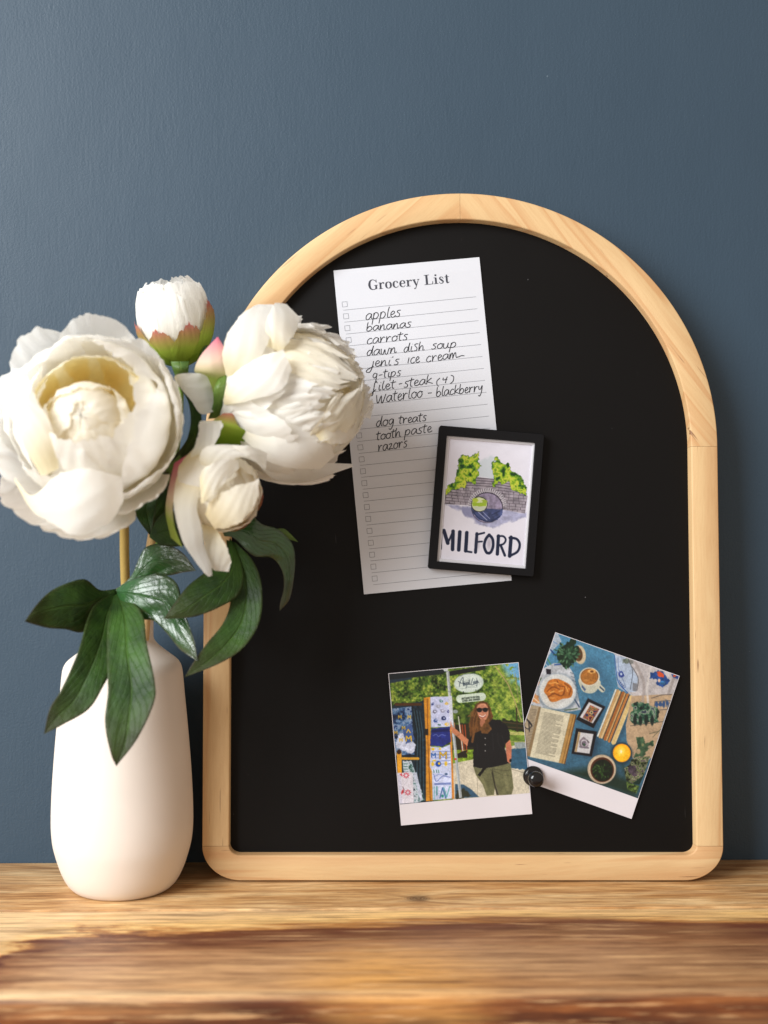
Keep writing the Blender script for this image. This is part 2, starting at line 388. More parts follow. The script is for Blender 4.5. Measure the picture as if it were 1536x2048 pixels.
    col = t.mix(t.ramp(r3, [(.50, (0, 0, 0, 1)), (.62, (.5,)*3+(1,))]), col, lin(90, 50, 32))
    col = t.mix(t.ramp(r4, [(.50, (0, 0, 0, 1)), (.60, (.46,)*3+(1,))]), col, lin(84, 46, 28))
    col = t.mix(t.ramp(r2, [(.48, (0, 0, 0, 1)), (.62, (.34,)*3+(1,))]), col, lin(80, 46, 28))
    r6 = t.noise(t.comb(t.math('MULTIPLY', x, .045), s, 11), 240, 4, .7)
    col = t.mix(t.ramp(r6, [(.55, (0, 0, 0, 1)), (.63, (.5,)*3+(1,))]), col, lin(226, 182, 130))
    n = t.bump(r2, .2, .0004)
    return t.done(t.principled(col, t.math('MULTIPLY_ADD', r3, .14, .36), n, .3))
PLJ = CAMH*FPX/(1817-PY0)-WALLY; PLF_Y1 = PLJ; PLF_Y0 = CAMH*FPX/(1993-PY0)-WALLY
kp = P(833, 1797, CAMH*FPX/(1797-PY0)); KNOT = (kp.x, kp.y-WALLY-kp.x*math.tan(YAW))
hp = P(790, 1952, CAMH*FPX/(1952-PY0)); HONEY = (hp.x, hp.y-WALLY)
M['plank_back'] = m_plank_back(); M['plank_front'] = m_plank_front()
counter = empty('countertop', (0, WALLY, 0)); rot_setting(counter); tag(counter, kind='structure'); TRUE_LOC['countertop'] = (0, 0, 0)
p1 = box_mesh('plank', -1.4, 1.8, PLJ+.0001, -.0005, -.038, 0, M['plank_back'], counter, .0005, 2); p1['label'] = 'tan back plank with a small dark knot'
p2 = box_mesh('plank', -1.4, 1.8, PLF_Y0, PLJ-.0001, -.038, 0, M['plank_front'], counter, .0042, 5); p2['label'] = 'red brown front plank edged with pale sapwood'
# the back long edge of the front plank is nearly square
# ------------------------------------------------------------------ memo board
LEAN, BT, REC = R(2.7), .026, .0088
BO = Vector(((926-PX0)/FPX*.80, .80, BT*math.sin(LEAN)))
BV = Vector((0, math.sin(LEAN), math.cos(LEAN))); BN = Vector((0, -math.cos(LEAN), math.sin(LEAN))); BU = Vector((1, 0, 0))
def B(u, v, wv=0.0): return BO+BU*u+BV*v+BN*wv
def onboard(px, py, wv):
    o = Vector((0, 0, CAMH)); d = Vector(((px-PX0)/FPX, 1, -(py-PY0)/FPX))
    s = (wv-(o-BO).dot(BN))/d.dot(BN); return o+d*s
def toboard(p): q = p-BO; return q.dot(BU), q.dot(BV)
HW, TOPV = .174, .4645; VC = TOPV-HW; FW = .0180
board = thing('memo_board', BO, 'arched black magnetic memo board in a pale pine frame leaning on the blue wall', 'memo board')
def frame_piece(name, outer, inner, mat, label=None):
    b, b2 = .0007, .0010
    V = []; n = len(outer)
    for (ou, ov), (iu, iv) in zip(outer, inner):
        L = math.hypot(iu-ou, iv-ov); fu, fv = (iu-ou)/L, (iv-ov)/L
        for s, wv in ((0, -BT), (0, -b), (b*.3, -b*.3), (b, 0), (L*.5, 0), (L-b2, 0), (L-b2*.3, -b2*.3), (L, -b2), (L, -BT)):
            V.append(B(ou+fu*s, ov+fv*s, wv))
    F = []; m = 9
    for k in range(n-1):
        for i in range(m): F.append((k*m+i, k*m+(i+1) % m, (k+1)*m+(i+1) % m, (k+1)*m+i))
    F.append(tuple(range(m))); F.append(tuple(range((n-1)*m, n*m))[::-1])
    o = mesh(name, V, F, mat, board)
    bm = bmesh.new(); bm.from_mesh(o.data); bmesh.ops.recalc_face_normals(bm, faces=bm.faces); bm.to_mesh(o.data); bm.free()
    o.data.set_sharp_from_angle(angle=R(50))
    if label: o['label'] = label
    return o
g = .00008
def arc(r, a0, a1, n=72): return [(r*math.cos(a0+(a1-a0)*k/n), VC+r*math.sin(a0+(a1-a0)*k/n)) for k in range(n+1)]
e = g/HW
frame_piece('arch_segment', arc(HW, e, math.pi/2-e), arc(HW-FW, e, math.pi/2-e), m_pine('pine_arch_right', -52, 1))
frame_piece('arch_segment', arc(HW, math.pi/2+e, math.pi-e), arc(HW-FW, math.pi/2+e, math.pi-e), m_pine('pine_arch_left', 40, 2))
JV = .0228
frame_piece('stile', [(HW, JV+g), (HW, VC-g)], [(HW-FW, JV+g), (HW-FW, VC-g)], m_pine('pine_stile_right', 89, 3.3))
frame_piece('stile', [(-HW, JV+g), (-HW, VC-g)], [(-HW+FW, JV+g), (-HW+FW, VC-g)], m_pine('pine_stile_left', 90.6, 5.1))
def corner(cx, cy, r, a0, a1, n=20): return [(cx+r*math.cos(a0+(a1-a0)*k/n), cy+r*math.sin(a0+(a1-a0)*k/n)) for k in range(n+1)]
ro, ri = .0226, .0072
def sup(cx, cy, rx, ry, a0, a1, n=20): return [(cx+rx*math.cos(a0+(a1-a0)*k/n), cy+ry*math.sin(a0+(a1-a0)*k/n)) for k in range(n+1)]
outer = sup(-HW+.026, ro, .026, ro, math.pi, 1.5*math.pi)+sup(HW-.026, ro, .026, ro, 1.5*math.pi, 2*math.pi)
ib = FW*.93; irr = .0075
inner = [(-HW+FW, JV-g)]+sup(-HW+FW+irr, JV-g, irr, JV-g-ib, math.pi, 1.5*math.pi, 20)[1:]+sup(HW-FW-irr, JV-g, irr, JV-g-ib, 1.5*math.pi, 2*math.pi, 20)
frame_piece('bottom_rail', outer, inner, m_pine('pine_rail', 1.5, 7.4))
pv = arc(HW-FW+.003, 0, math.pi, 96)+[(-HW+FW-.003, ib-.003), (HW-FW+.003, ib-.003)]
V = [B(u, v, -REC) for u, v in pv]+[B(u, v, -REC-.003) for u, v in pv]; n_ = len(pv)
F = [tuple(range(n_)), tuple(range(n_, 2*n_))[::-1]]+[(k, (k+1) % n_, n_+(k+1) % n_, n_+k) for k in range(n_)]
mesh('black_panel', V, F, M['slate'], board, smooth=False)

# ------------------------------------------------------------------ ribbons (pen strokes, printed rules)
def plift(u, v):
    # the sheet stands a little off the board at its free lower left corner and along its top
    t1 = max(0.0, 1-math.hypot(u-PBL[0], v-PBL[1])/.085); t2 = max(0.0, 1-abs(v-PTL[1])/.035)
    return .0022*t1*t1+.0006*t2*t2+.00025*math.sin(u*60+v*25)*(1 if t1 == 0 else 1-t1)+.00025
class Ribbons:
    def __init__(s, wv): s.V = []; s.F = []; s.w = wv; s.k = 0
    def add(s, pts, width, smooth=True, n=None):
        """pts in photograph pixels on the paper; width in metres or per point (px)"""
        pts = [tuple(map(float, p)) for p in pts]
        var = len(pts[0]) == 3
        if smooth and len(pts) > 2: pts = [tuple(q) for q in catmull(pts, n or (len(pts)-1)*6)]
        wv = s.w+(s.k % 40)*4e-7; s.k += 1
        n_ = len(pts)
        base = len(s.V)
        for k in range(n_):
            a = pts[max(k-1, 0)]; b = pts[min(k+1, n_-1)]; dx, dy = b[0]-a[0], b[1]-a[1]; L = math.hypot(dx, dy) or 1
            hw = (pts[k][2] if var else width)/2
            nx, ny = -dy/L*hw, dx/L*hw
            for sg in (1, -1):
                q = onboard(pts[k][0]+nx*sg, pts[k][1]+ny*sg, wv); uu, vv = toboard(q); q = onboard(pts[k][0]+nx*sg, pts[k][1]+ny*sg, wv+plift(uu, vv)); s.V.append(q)
        for k in range(n_-1): s.F.append((base+2*k, base+2*k+1, base+2*k+3, base+2*k+2))
    def dot(s, x, y, r):
        base = len(s.V); n_ = 10
        for k in range(n_): s.V.append(onboard(x+r*math.cos(k/n_*6.283), y+r*math.sin(k/n_*6.283), s.w+2e-5))
        s.F.append(tuple(range(base, base+n_))[::-1])
    def build(s, name, mat, parent): return mesh(name, s.V, s.F, mat, parent, smooth=False)

HAND = {
 'a': (1.0, [[(.85, .85), (.5, 1.0), (.12, .62), (.1, .15), (.38, .02), (.72, .45), (.86, .92), (.82, .25), (1.02, .05)]]),
 'b': (.95, [[(.22, 2.0), (.14, 1.0), (.1, .08), (.5, .0), (.82, .4), (.66, .88), (.38, .85), (.14, .5)]]),
 'c': (.85, [[(.8, .85), (.55, 1.02), (.18, .7), (.12, .2), (.4, .0), (.8, .2)]]),
 'd': (1.0, [[(.78, .85), (.45, .98), (.1, .5), (.22, .02), (.55, .2), (.85, 1.2), (.98, 2.0), (.84, .9), (.82, .2), (1.0, .02)]]),
 'e': (.8, [[(.1, .4), (.5, .55), (.66, .82), (.42, 1.0), (.14, .6), (.2, .1), (.5, .0), (.82, .25)]]),
 'f': (.75, [[(.7, 1.6), (.5, 1.9), (.3, 1.5), (.2, .4), (.02, -.9), (-.12, -1.1), (-.05, -.5), (.5, .2)]]),
 'g': (.95, [[(.8, .85), (.45, 1.0), (.12, .6), (.25, .1), (.6, .3), (.82, .9), (.68, -.3), (.35, -1.0), (.08, -.8)]]),
 'h': (.95, [[(.25, 2.0), (.12, 1.0), (.05, .0), (.3, .7), (.6, .95), (.7, .6), (.68, .1), (.95, .05)]]),
 'i': (.5, [[(.3, 1.0), (.18, .4), (.22, .02), (.48, .1)], [(.42, 1.5), (.45, 1.56)]]),
 'I': (.55, [[(.35, 1.05), (.25, .5), (.18, .0)]]),
 'j': (.6, [[(.45, 1.0), (.3, -.1), (.0, -1.15), (-.45, -1.15), (-.35, -.6), (.5, .1)]]),
 'k': (.9, [[(.3, 2.0), (.16, 1.0), (.08, .0)], [(.8, 1.05), (.2, .48), (.45, .3), (.95, .0)]]),
 'l': (.5, [[(.38, 2.0), (.22, 1.0), (.16, .2), (.3, .0), (.5, .12)]]),
 'm': (1.4, [[(.15, 1.0), (.06, .0), (.3, .75), (.5, .95), (.55, .4), (.52, .0), (.75, .75), (.98, .95), (1.02, .4), (1.1, .05), (1.4, .2)]]),
 'n': (1.0, [[(.18, 1.0), (.06, .0), (.32, .7), (.6, .98), (.68, .5), (.66, .05), (.98, .12)]]),
 'o': (.9, [[(.5, 1.0), (.15, .7), (.12, .2), (.42, .0), (.78, .3), (.75, .8), (.48, 1.0), (.7, .9), (.95, .85)]]),
 'p': (1.0, [[(.2, 1.0), (.1, .2), (-.05, -1.0)], [(.12, .4), (.35, .95), (.72, .95), (.82, .5), (.5, .05), (.15, .1)]]),
 'q': (.95, [[(.75, .9), (.4, 1.0), (.12, .5), (.3, .08), (.65, .4), (.78, .95), (.62, -.3), (.55, -1.0), (.75, -.7)]]),
 'r': (.85, [[(.12, .9), (.18, 1.0), (.16, .4), (.12, .0), (.3, .65), (.58, .98), (.8, .85)]]),
 's': (.75, [[(.75, 1.0), (.4, 1.0), (.25, .75), (.55, .45), (.52, .1), (.2, .0), (.02, .12)]]),
 'S': (.85, [[(.8, 1.5), (.45, 1.55), (.25, 1.2), (.6, .6), (.5, .1), (.1, .05)]]),
 't': (.7, [[(.42, 1.8), (.28, .8), (.25, .1), (.5, .05)], [(.0, 1.15), (.4, 1.2), (.78, 1.3)]]),
 'u': (1.0, [[(.12, 1.0), (.08, .3), (.3, .0), (.6, .3), (.75, 1.0), (.7, .3), (.98, .05)]]),
 'v': (.9, [[(.08, 1.0), (.25, .1), (.4, .1), (.75, 1.0), (.9, .95)]]),
 'w': (1.35, [[(.1, 1.0), (.12, .15), (.35, .0), (.62, .8), (.68, .1), (.95, .0), (1.2, .95), (1.4, .9)]]),
 'W': (1.6, [[(.1, 1.35), (.2, .1), (.4, .05), (.85, 1.1), (.85, .1), (1.05, .0), (1.55, 1.35)]]),
 'y': (.95, [[(.12, 1.0), (.15, .45), (.45, .4), (.75, 1.0), (.6, -.2), (.3, -1.0), (.05, -.8)]]),
 'z': (.85, [[(.1, .9), (.6, 1.0), (.45, .6), (.1, .02), (.5, .1), (.85, .05)]]),
 "'": (.35, [[(.2, 1.8), (.12, 1.45)]]), '-': (.8, [[(.1, .55), (.7, .6)]]),
 '(': (.6, [[(.5, 1.8), (.15, 1.0), (.15, .2), (.4, -.3)]]), ')': (.6, [[(.1, 1.9), (.5, 1.3), (.45, .3), (.05, -.3)]]),
 '4': (.9, [[(.2, 1.4), (.15, .75), (.75, .85)], [(.75, 1.6), (.62, .8), (.5, -.1)]]),
 '~': (.9, [[(0, .1), (.4, .25), (.9, .15)]]),
}
def write(rb, text, x0, y0, x1, y1, xh, org=(640, 500), sc=4.042, width=1.65, font=HAND, jit=.035):
    x0, y0, x1, y1, xh = org[0]+x0/sc, org[1]+y0/sc, org[0]+x1/sc, org[1]+y1/sc, xh/sc
    tot = sum(font[c][0] for c in text); L = math.hypot(x1-x0, y1-y0); ux, uy = (x1-x0)/L, (y1-y0)/L
    k = L/tot; pen = 0
    for c in text:
        adv, strokes = font[c]
        for st in strokes:
            pts = []
            for (a, b) in st:
                a2 = (pen+a)*k+b*xh*.12; b = 1+(b-1)*.72 if b > 1 else (b*.8 if b < 0 else b); b2 = (b+random.uniform(-jit, jit))*xh
                pts.append((x0+ux*a2-uy*(-b2)*-1*-1, y0+uy*a2-b2*ux)) if False else pts.append((x0+ux*a2+uy*b2, y0+uy*a2-ux*b2))
            rb.add(pts, width)
        pen += adv

# ------------------------------------------------------------------ grocery list
SURF = -REC
def rect_from(tl, tr, bl, wv):
    """true rectangle on the board from three seen corners"""
    a = Vector(toboard(onboard(*tl, wv))); b = Vector(toboard(onboard(*tr, wv))); c = Vector(toboard(onboard(*bl, wv)))
    ex = (b-a); W = ex.length; ex.normalize(); ey = Vector((ex.y, -ex.x)); H = abs((c-a).dot(ey)); return a, ex, ey, W, H
BOW = {}
def sheet(name, rect, w0, th, mat, parent, nx=2, ny=2, lift=None, colors=None, uvr=None):
    a, ex, ey, W, H = rect; V = []; 
    for j in range(ny):
        for i in range(nx):
            q = a+ex*(W*i/(nx-1))+ey*(H*j/(ny-1)); wv = w0+(lift(i/(nx-1), j/(ny-1)) if lift else 0)
            V.append(B(q.x, q.y, wv))
    F = [(f[0], f[3], f[2], f[1]) for f in grid_faces(nx, ny)]
    o = mesh(name, V, F, mat, parent, colors=colors, smooth=False, solid=th, offset=-1)
    return o, V
PW = SURF+.0006
glist = thing('grocery_list', onboard(850, 850, PW), 'long white ruled grocery list with handwriting, held by the black framed picture magnet', 'paper list')
rc = rect_from((667, 541.5), (958.5, 514.5), (733.5, 1188), PW)
PTL = tuple(rc[0]); q_ = rc[0]+rc[2]*rc[4]; PBL = tuple(q_)
def lift(s_, t_):
    q = rc[0]+rc[1]*(rc[3]*s_)+rc[2]*(rc[4]*t_); return plift(q.x, q.y)
sheet('paper_sheet', rc, PW, .00012, M['paper'], glist, 40, 80, lift=lift)
rl = Ribbons(PW+.00006)
for k in range(24):
    x, y = 686.3+2.60*k, 620.5+23.87*k
    rl.add([(x+265.5*i_/16, y-27.0*i_/16) for i_ in range(17)], .75, False)
rl.build('ruled_lines', M['rule'], glist)
cb = Ribbons(PW+.00007)
for k in range(24):
    x, y = 689.5+2.605*k, 608.6+23.85*k; h = 5.0; ca, sa = .9952, -.098
    q = [(x+a*ca*h-b*sa*h, y+a*sa*h+b*ca*h) for a, b in ((-1, -1), (1, -1), (1, 1), (-1, 1))]
    for i in range(4): cb.add([q[i], q[(i+1) % 4]], .8, False)
cb.build('checkboxes', M['rule'], glist)
hb = Ribbons(PW+.00010)
for tx in [('apples', 368, 566, 652, 536, 50), ('bananas', 374, 656, 738, 622, 40), ('carrots', 376, 762, 710, 725, 44),
           ('dawn', 375, 856, 622, 830, 44), ('diSh', 674, 828, 845, 810, 42), ('soup', 900, 802, 1105, 788, 42),
           ("jeni's", 405, 944, 640, 926, 44), ('Ice', 702, 918, 806, 908, 46), ('cream~', 856, 908, 1168, 862, 44),
           ('q-tips', 422, 1040, 655, 1016, 40), ('filet', 424, 1140, 610, 1116, 42), ('-', 632, 1102, 668, 1098, 34), ('steak', 676, 1110, 908, 1080, 44),
           ('(', 936, 1095, 972, 1092, 36), ('4', 985, 1076, 1035, 1072, 34), (')', 1050, 1072, 1085, 1068, 36),
           ('Waterloo', 452, 1238, 830, 1188, 50), ('-', 866, 1178, 908, 1174, 34), ('blackberry', 938, 1184, 1320, 1140, 44),
           ('dog', 452, 1430, 602, 1408, 46), ('treats', 634, 1406, 862, 1380, 42),
           ('tooth', 455, 1538, 655, 1506, 42), ('paste', 684, 1500, 906, 1470, 44), ('razors', 468, 1628, 708, 1590, 46)]:
    write(hb, *tx)
hb.build('handwriting', M['pen'], glist)
# heading in a bold high-contrast serif
T = .165
SER = {
 'G': (.98, [[(.80, .74, .05), (.70, .90, .06), (.46, 1.0, .06), (.22, .86, .15), (.13, .5, .21), (.22, .14, .15), (.46, .0, .06), (.66, .05, .07), (.74, .2, .1)], [(.76, .42, T), (.76, .03, T)], [(.56, .42, .05), (.93, .42, .05)], [(.81, 1.0, .05), (.81, .68, .05)]]),
 'r': (.62, [[(.2, .63, T), (.2, .0, T)], [(.02, .025, .05), (.42, .025, .05)], [(.03, .63, .05), (.24, .63, .05)], [(.24, .38, .04), (.34, .58, .06), (.47, .62, .1), (.55, .52, .15)]]),
 'o': (.72, [[(.35, .655, .05), (.17, .55, .13), (.12, .33, .18), (.17, .11, .13), (.35, .005, .05), (.53, .11, .13), (.58, .33, .18), (.53, .55, .13), (.35, .655, .05)]]),
 'c': (.65, [[(.50, .46, .15), (.47, .60, .08), (.34, .655, .05), (.17, .55, .13), (.12, .33, .18), (.17, .11, .13), (.35, .005, .06), (.5, .07, .05), (.57, .18, .04)]]),
 'e': (.66, [[(.14, .35, .05), (.58, .35, .05)], [(.55, .35, .12), (.50, .55, .13), (.34, .655, .05), (.17, .55, .13), (.12, .33, .18), (.17, .11, .13), (.36, .005, .06), (.5, .06, .05), (.58, .17, .04)]]),
 'y': (.70, [[(.14, .63, .17), (.37, .04, .14)], [(.60, .63, .05), (.37, .0, .06), (.27, -.22, .07), (.14, -.28, .12)], [(.0, .63, .05), (.31, .63, .05)], [(.47, .63, .05), (.70, .63, .05)]]),
 ' ': (.32, []),
 'L': (.80, [[(.24, 1.0, .19), (.24, .0, .19)], [(.03, .975, .05), (.46, .975, .05)], [(.03, .025, .05), (.74, .025, .05)], [(.72, .02, .09), (.74, .33, .03)]]),
 'i': (.42, [[(.21, .63, T), (.21, .0, T)], [(.03, .025, .05), (.40, .025, .05)], [(.04, .63, .05), (.24, .63, .05)], [(.21, .80, T), (.21, .96, T)]]),
 's': (.52, [[(.42, .46, .05), (.36, .61, .06), (.22, .65, .07), (.12, .52, .11), (.26, .35, .16), (.40, .18, .12), (.33, .03, .07), (.21, .005, .06), (.1, .07, .05), (.07, .2, .04)]]),
 't': (.46, [[(.2, .84, .1), (.2, .6, T), (.2, .12, T), (.27, .01, .09), (.40, .09, .04)], [(.03, .62, .05), (.40, .62, .05)]]),
}
pb = Ribbons(PW+.00008)
def serif(text, x0, y0, x1, y1, cap, org=(640, 500), sc=4.042, bold=1.12):
    x0, y0, x1, y1, cap = org[0]+x0/sc, org[1]+y0/sc, org[0]+x1/sc, org[1]+y1/sc, cap/sc
    tot = sum(SER[c][0] for c in text); L = math.hypot(x1-x0, y1-y0); ux, uy = (x1-x0)/L, (y1-y0)/L; k = L/tot; pen = 0
    for c in text:
        for st in SER[c][1]:
            pb.add([(x0+ux*(pen+a)*k+uy*b*cap, y0+uy*(pen+a)*k-ux*b*cap, ww*cap*bold) for a, b, ww in st], 1)
        pen += SER[c][0]
serif('Grocery', 392, 324, 808, 286, 80); serif('List', 843, 283, 1052, 263, 80)
pb.build('heading', M['print'], glist)

# ------------------------------------------------------------------ numpy print painter
def vnoise(x, y, seed=0):
    xi = np.floor(x).astype(np.int64); yi = np.floor(y).astype(np.int64); xf = x-xi; yf = y-yi
    def h(a, b):
        n = (a*374761393+b*668265263+seed*974634777) & 0xffffffff
        n = ((n ^ (n >> 13))*1274126177) & 0xffffffff; return ((n ^ (n >> 16)) & 0xffff)/65535.0
    u = xf*xf*(3-2*xf); v = yf*yf*(3-2*yf)
    return (h(xi, yi)*(1-u)+h(xi+1, yi)*u)*(1-v)+(h(xi, yi+1)*(1-u)+h(xi+1, yi+1)*u)*v
def fbm(x, y, s, o=4, seed=0):
    r = 0; a = .5; tot = 0
    for k in range(o): r = r+a*vnoise(x/s, y/s, seed+k*17); tot += a; a *= .55; s /= 2.03
    return r/tot
class Paint:
    def __init__(s, X, Y, base=(200, 200, 205), aa=4.0):
        s.X, s.Y, s.aa = X, Y, aa; s.C = np.tile(np.asarray(base, float), (len(X), 1))
    def blend(s, mask, col):
        col = np.asarray(col, float); s.C = s.C*(1-mask[:, None])+col*mask[:, None]
    def sd_poly(s, pts):
        X, Y = s.X, s.Y; d = np.full(len(X), 1e18); ins = np.zeros(len(X), bool); n = len(pts)
        for k in range(n):
            ax, ay = pts[k]; bx, by = pts[(k+1) % n]; ex, ey = bx-ax, by-ay; L = ex*ex+ey*ey or 1
            t = np.clip(((X-ax)*ex+(Y-ay)*ey)/L, 0, 1); dx = X-ax-t*ex; dy = Y-ay-t*ey; d = np.minimum(d, dx*dx+dy*dy)
            if ay != by: c = ((ay > Y) != (by > Y)) & (X < (bx-ax)*(Y-ay)/(by-ay)+ax); ins ^= c
        d = np.sqrt(d); return np.where(ins, -d, d)
    def m(s, sd, soft=1.0): return np.clip(.5-sd/(s.aa*soft), 0, 1)
    def poly(s, pts, col, a=1.0, rough=0, soft=1.0, smooth=False, noise=0, seed=3):
        if smooth: pts = [tuple(p) for p in catmull(pts, len(pts)*5, True)]
        sd = s.sd_poly(pts)
        if rough: sd = sd+(fbm(s.X, s.Y, rough*2.2, 3, seed)-.5)*rough*2.4
        mk = s.m(sd, soft)*a; col = np.asarray(col, float)
        if noise: col = np.clip(col[None, :]*(1+(fbm(s.X, s.Y, 26, 4, seed+5)-.5)[:, None]*noise*2), 0, 255)
        s.blend(mk, col); return mk
    def ell(s, cx, cy, rx, ry, col, ang=0, a=1.0, rough=0, soft=1.0, seed=4, noise=0):
        c, n = math.cos(R(ang)), math.sin(R(ang)); dx, dy = s.X-cx, s.Y-cy; x = dx*c+dy*n; y = -dx*n+dy*c
        sd = (np.sqrt((x/rx)**2+(y/ry)**2)-1)*min(rx, ry)
        if rough: sd = sd+(fbm(s.X, s.Y, rough*2.2, 3, seed)-.5)*rough*2.4
        col = np.asarray(col, float)
        if noise: col = np.clip(col[None, :]*(1+(fbm(s.X, s.Y, 22, 4, seed+5)-.5)[:, None]*noise*2), 0, 255)
        mk = s.m(sd, soft)*a; s.blend(mk, col); return mk
    def line(s, pts, wd, col, a=1.0, smooth=False):
        if smooth and len(pts) > 2: pts = [tuple(p) for p in catmull(pts, (len(pts)-1)*5)]
        xs = [p[0] for p in pts]; ys = [p[1] for p in pts]; pad = wd+s.aa*2
        idx = np.nonzero((s.X > min(xs)-pad) & (s.X < max(xs)+pad) & (s.Y > min(ys)-pad) & (s.Y < max(ys)+pad))[0]
        if len(idx) == 0: return
        X, Y = s.X[idx], s.Y[idx]; d = np.full(len(idx), 1e18)
        for (ax, ay), (bx, by) in zip(pts[:-1], pts[1:]):
            ex, ey = bx-ax, by-ay; L = ex*ex+ey*ey or 1; t = np.clip(((X-ax)*ex+(Y-ay)*ey)/L, 0, 1)
            d = np.minimum(d, (X-ax-t*ex)**2+(Y-ay-t*ey)**2)
        mk = (np.clip(.5-(np.sqrt(d)-wd/2)/s.aa, 0, 1)*a)[:, None]
        s.C[idx] = s.C[idx]*(1-mk)+np.asarray(col, float)*mk
    def foliage(s, mask, cols, size, seed=0):
        n1 = fbm(s.X, s.Y, size, 5, seed); n1 = np.clip((n1-.28)/.44, 0, .9999); k = n1*(len(cols)-1); i = k.astype(int); f = (k-i)[:, None]
        cc = np.asarray(cols, float); c = cc[i]*(1-f)+cc[np.minimum(i+1, len(cols)-1)]*f; s.blend(mask, c)
    def final(s, gain=1.22, grain=0):
        if grain:
            g = 1+(fbm(s.X, s.Y, 9, 3, 77)-.5)*grain*2+(fbm(s.X, s.Y, 60, 3, 78)-.5)*grain*1.2
            s.C = s.C*g[:, None]; lum = s.C.mean(1, keepdims=True); s.C = lum+(s.C-lum)*.96
            s.C = 255*(np.clip(s.C, 0, 255)/255)**1.12
        return np.clip(srgb(np.clip(s.C, 0, 255))*gain, 0, .88)
def text_lines(pt, text, x0, y0, x1, y1, xh, wd, col, font=HAND):
    tot = sum(font[c][0] if c in font else .8 for c in text); L = math.hypot(x1-x0, y1-y0); ux, uy = (x1-x0)/L, (y1-y0)/L; k = L/tot; pen = 0
    for c in text:
        if c in font:
            for st in font[c][1]:
                pt.line([(x0+ux*(pen+q[0])*k+uy*q[1]*xh, y0+uy*(pen+q[0])*k-ux*q[1]*xh) for q in st], wd, col, smooth=font is HAND)
            pen += font[c][0]
        else: pen += .8
CAPS = {'A': (1, [[(.05, 0), (.45, 1), (.85, 0)], [(.2, .35), (.7, .35)]]), 'R': (1, [[(.1, 0), (.1, 1), (.6, .95), (.65, .65), (.5, .5), (.1, .5)], [(.4, .5), (.75, 0)]]),
 'T': (.9, [[(0, 1), (.8, 1)], [(.4, 1), (.4, 0)]]), 'M': (1.15, [[(.1, 0), (.1, 1), (.5, .3), (.9, 1), (.9, 0)]]), 'D': (1, [[(.1, 0), (.1, 1), (.5, .95), (.75, .5), (.5, .05), (.1, 0)]]),
 'E': (.85, [[(.65, 1), (.1, 1), (.1, 0), (.65, 0)], [(.1, .5), (.55, .5)]]), 'O': (1, [[(.45, 1), (.1, .75), (.1, .25), (.45, 0), (.8, .25), (.8, .75), (.45, 1)]]),
 'B': (.95, [[(.1, 0), (.1, 1), (.55, .95), (.6, .6), (.1, .52), (.65, .4), (.6, .05), (.1, 0)]]), 'U': (1, [[(.1, 1), (.12, .2), (.45, 0), (.75, .2), (.78, 1)]]),
 'S': (.85, [[(.65, .85), (.4, 1), (.12, .8), (.6, .3), (.4, 0), (.08, .15)]]), 'L': (.8, [[(.1, 1), (.1, 0), (.65, 0)]]), 'V': (.9, [[(.05, 1), (.42, 0), (.8, 1)]]),
 'N': (1, [[(.1, 0), (.1, 1), (.75, 0), (.75, 1)]]), 'H': (1, [[(.1, 0), (.1, 1)], [(.1, .5), (.75, .5)], [(.75, 0), (.75, 1)]]), ',': (.4, [[(.15, .05), (.08, -.15)]]), ' ': (.5, []),
 'I': (.4, [[(.2, 0), (.2, 1)]]), 'C': (.9, [[(.7, .85), (.4, 1), (.1, .6), (.1, .35), (.4, 0), (.7, .15)]]), 'G': (.95, [[(.7, .85), (.4, 1), (.1, .6), (.1, .35), (.4, 0), (.72, .1), (.72, .45), (.45, .45)]])}
def print_sheet(name, rect, w0, parent, mat, fn, org, sc, nx, ny, bow=None):
    a, ex, ey, W, H = rect; I, J = np.meshgrid(np.arange(nx)/(nx-1), np.arange(ny)/(ny-1)); I = I.ravel(); J = J.ravel()
    U = a.x+ex.x*W*I+ey.x*H*J; Vv = a.y+ex.y*W*I+ey.y*H*J
    bo, bu, bv, bn = [np.array(q) for q in (BO, BU, BV, BN)]
    Wp = bo+U[:, None]*bu+Vv[:, None]*bv+w0*bn
    px = PX0+FPX*Wp[:, 0]/Wp[:, 1]; py = PY0-FPX*(Wp[:, 2]-CAMH)/Wp[:, 1]
    col = fn((px-org[0])*sc, (py-org[1])*sc)
    if bow: Wp = Wp+bow(I)[:, None]*bn
    loc = np.array(TRUE_LOC[parent.name])
    me = bpy.data.meshes.new(name); nv = nx*ny; nf = (nx-1)*(ny-1)
    me.vertices.add(nv); me.vertices.foreach_set('co', (Wp-loc).astype(np.float32).ravel())
    k = (np.arange(ny-1)[:, None]*nx+np.arange(nx-1)[None, :]).ravel()
    q = np.stack([k, k+nx, k+nx+1, k+1], 1)
    me.loops.add(nf*4); me.loops.foreach_set('vertex_index', q.ravel().astype(np.int32))
    me.polygons.add(nf); me.polygons.foreach_set('loop_start', np.arange(0, nf*4, 4, dtype=np.int32)); me.polygons.foreach_set('loop_total', np.full(nf, 4, np.int32))
    me.update(calc_edges=True); me.validate()
    ca = me.color_attributes.new('ink', 'FLOAT_COLOR', 'POINT'); A = np.ones((nv, 4), np.float32); A[:, :3] = col; ca.data.foreach_set('color', A.ravel())
    me.materials.append(mat); o = bpy.data.objects.new(name, me); COL.objects.link(o); o.parent = parent; TRUE_LOC[o.name] = tuple(loc)
    return o

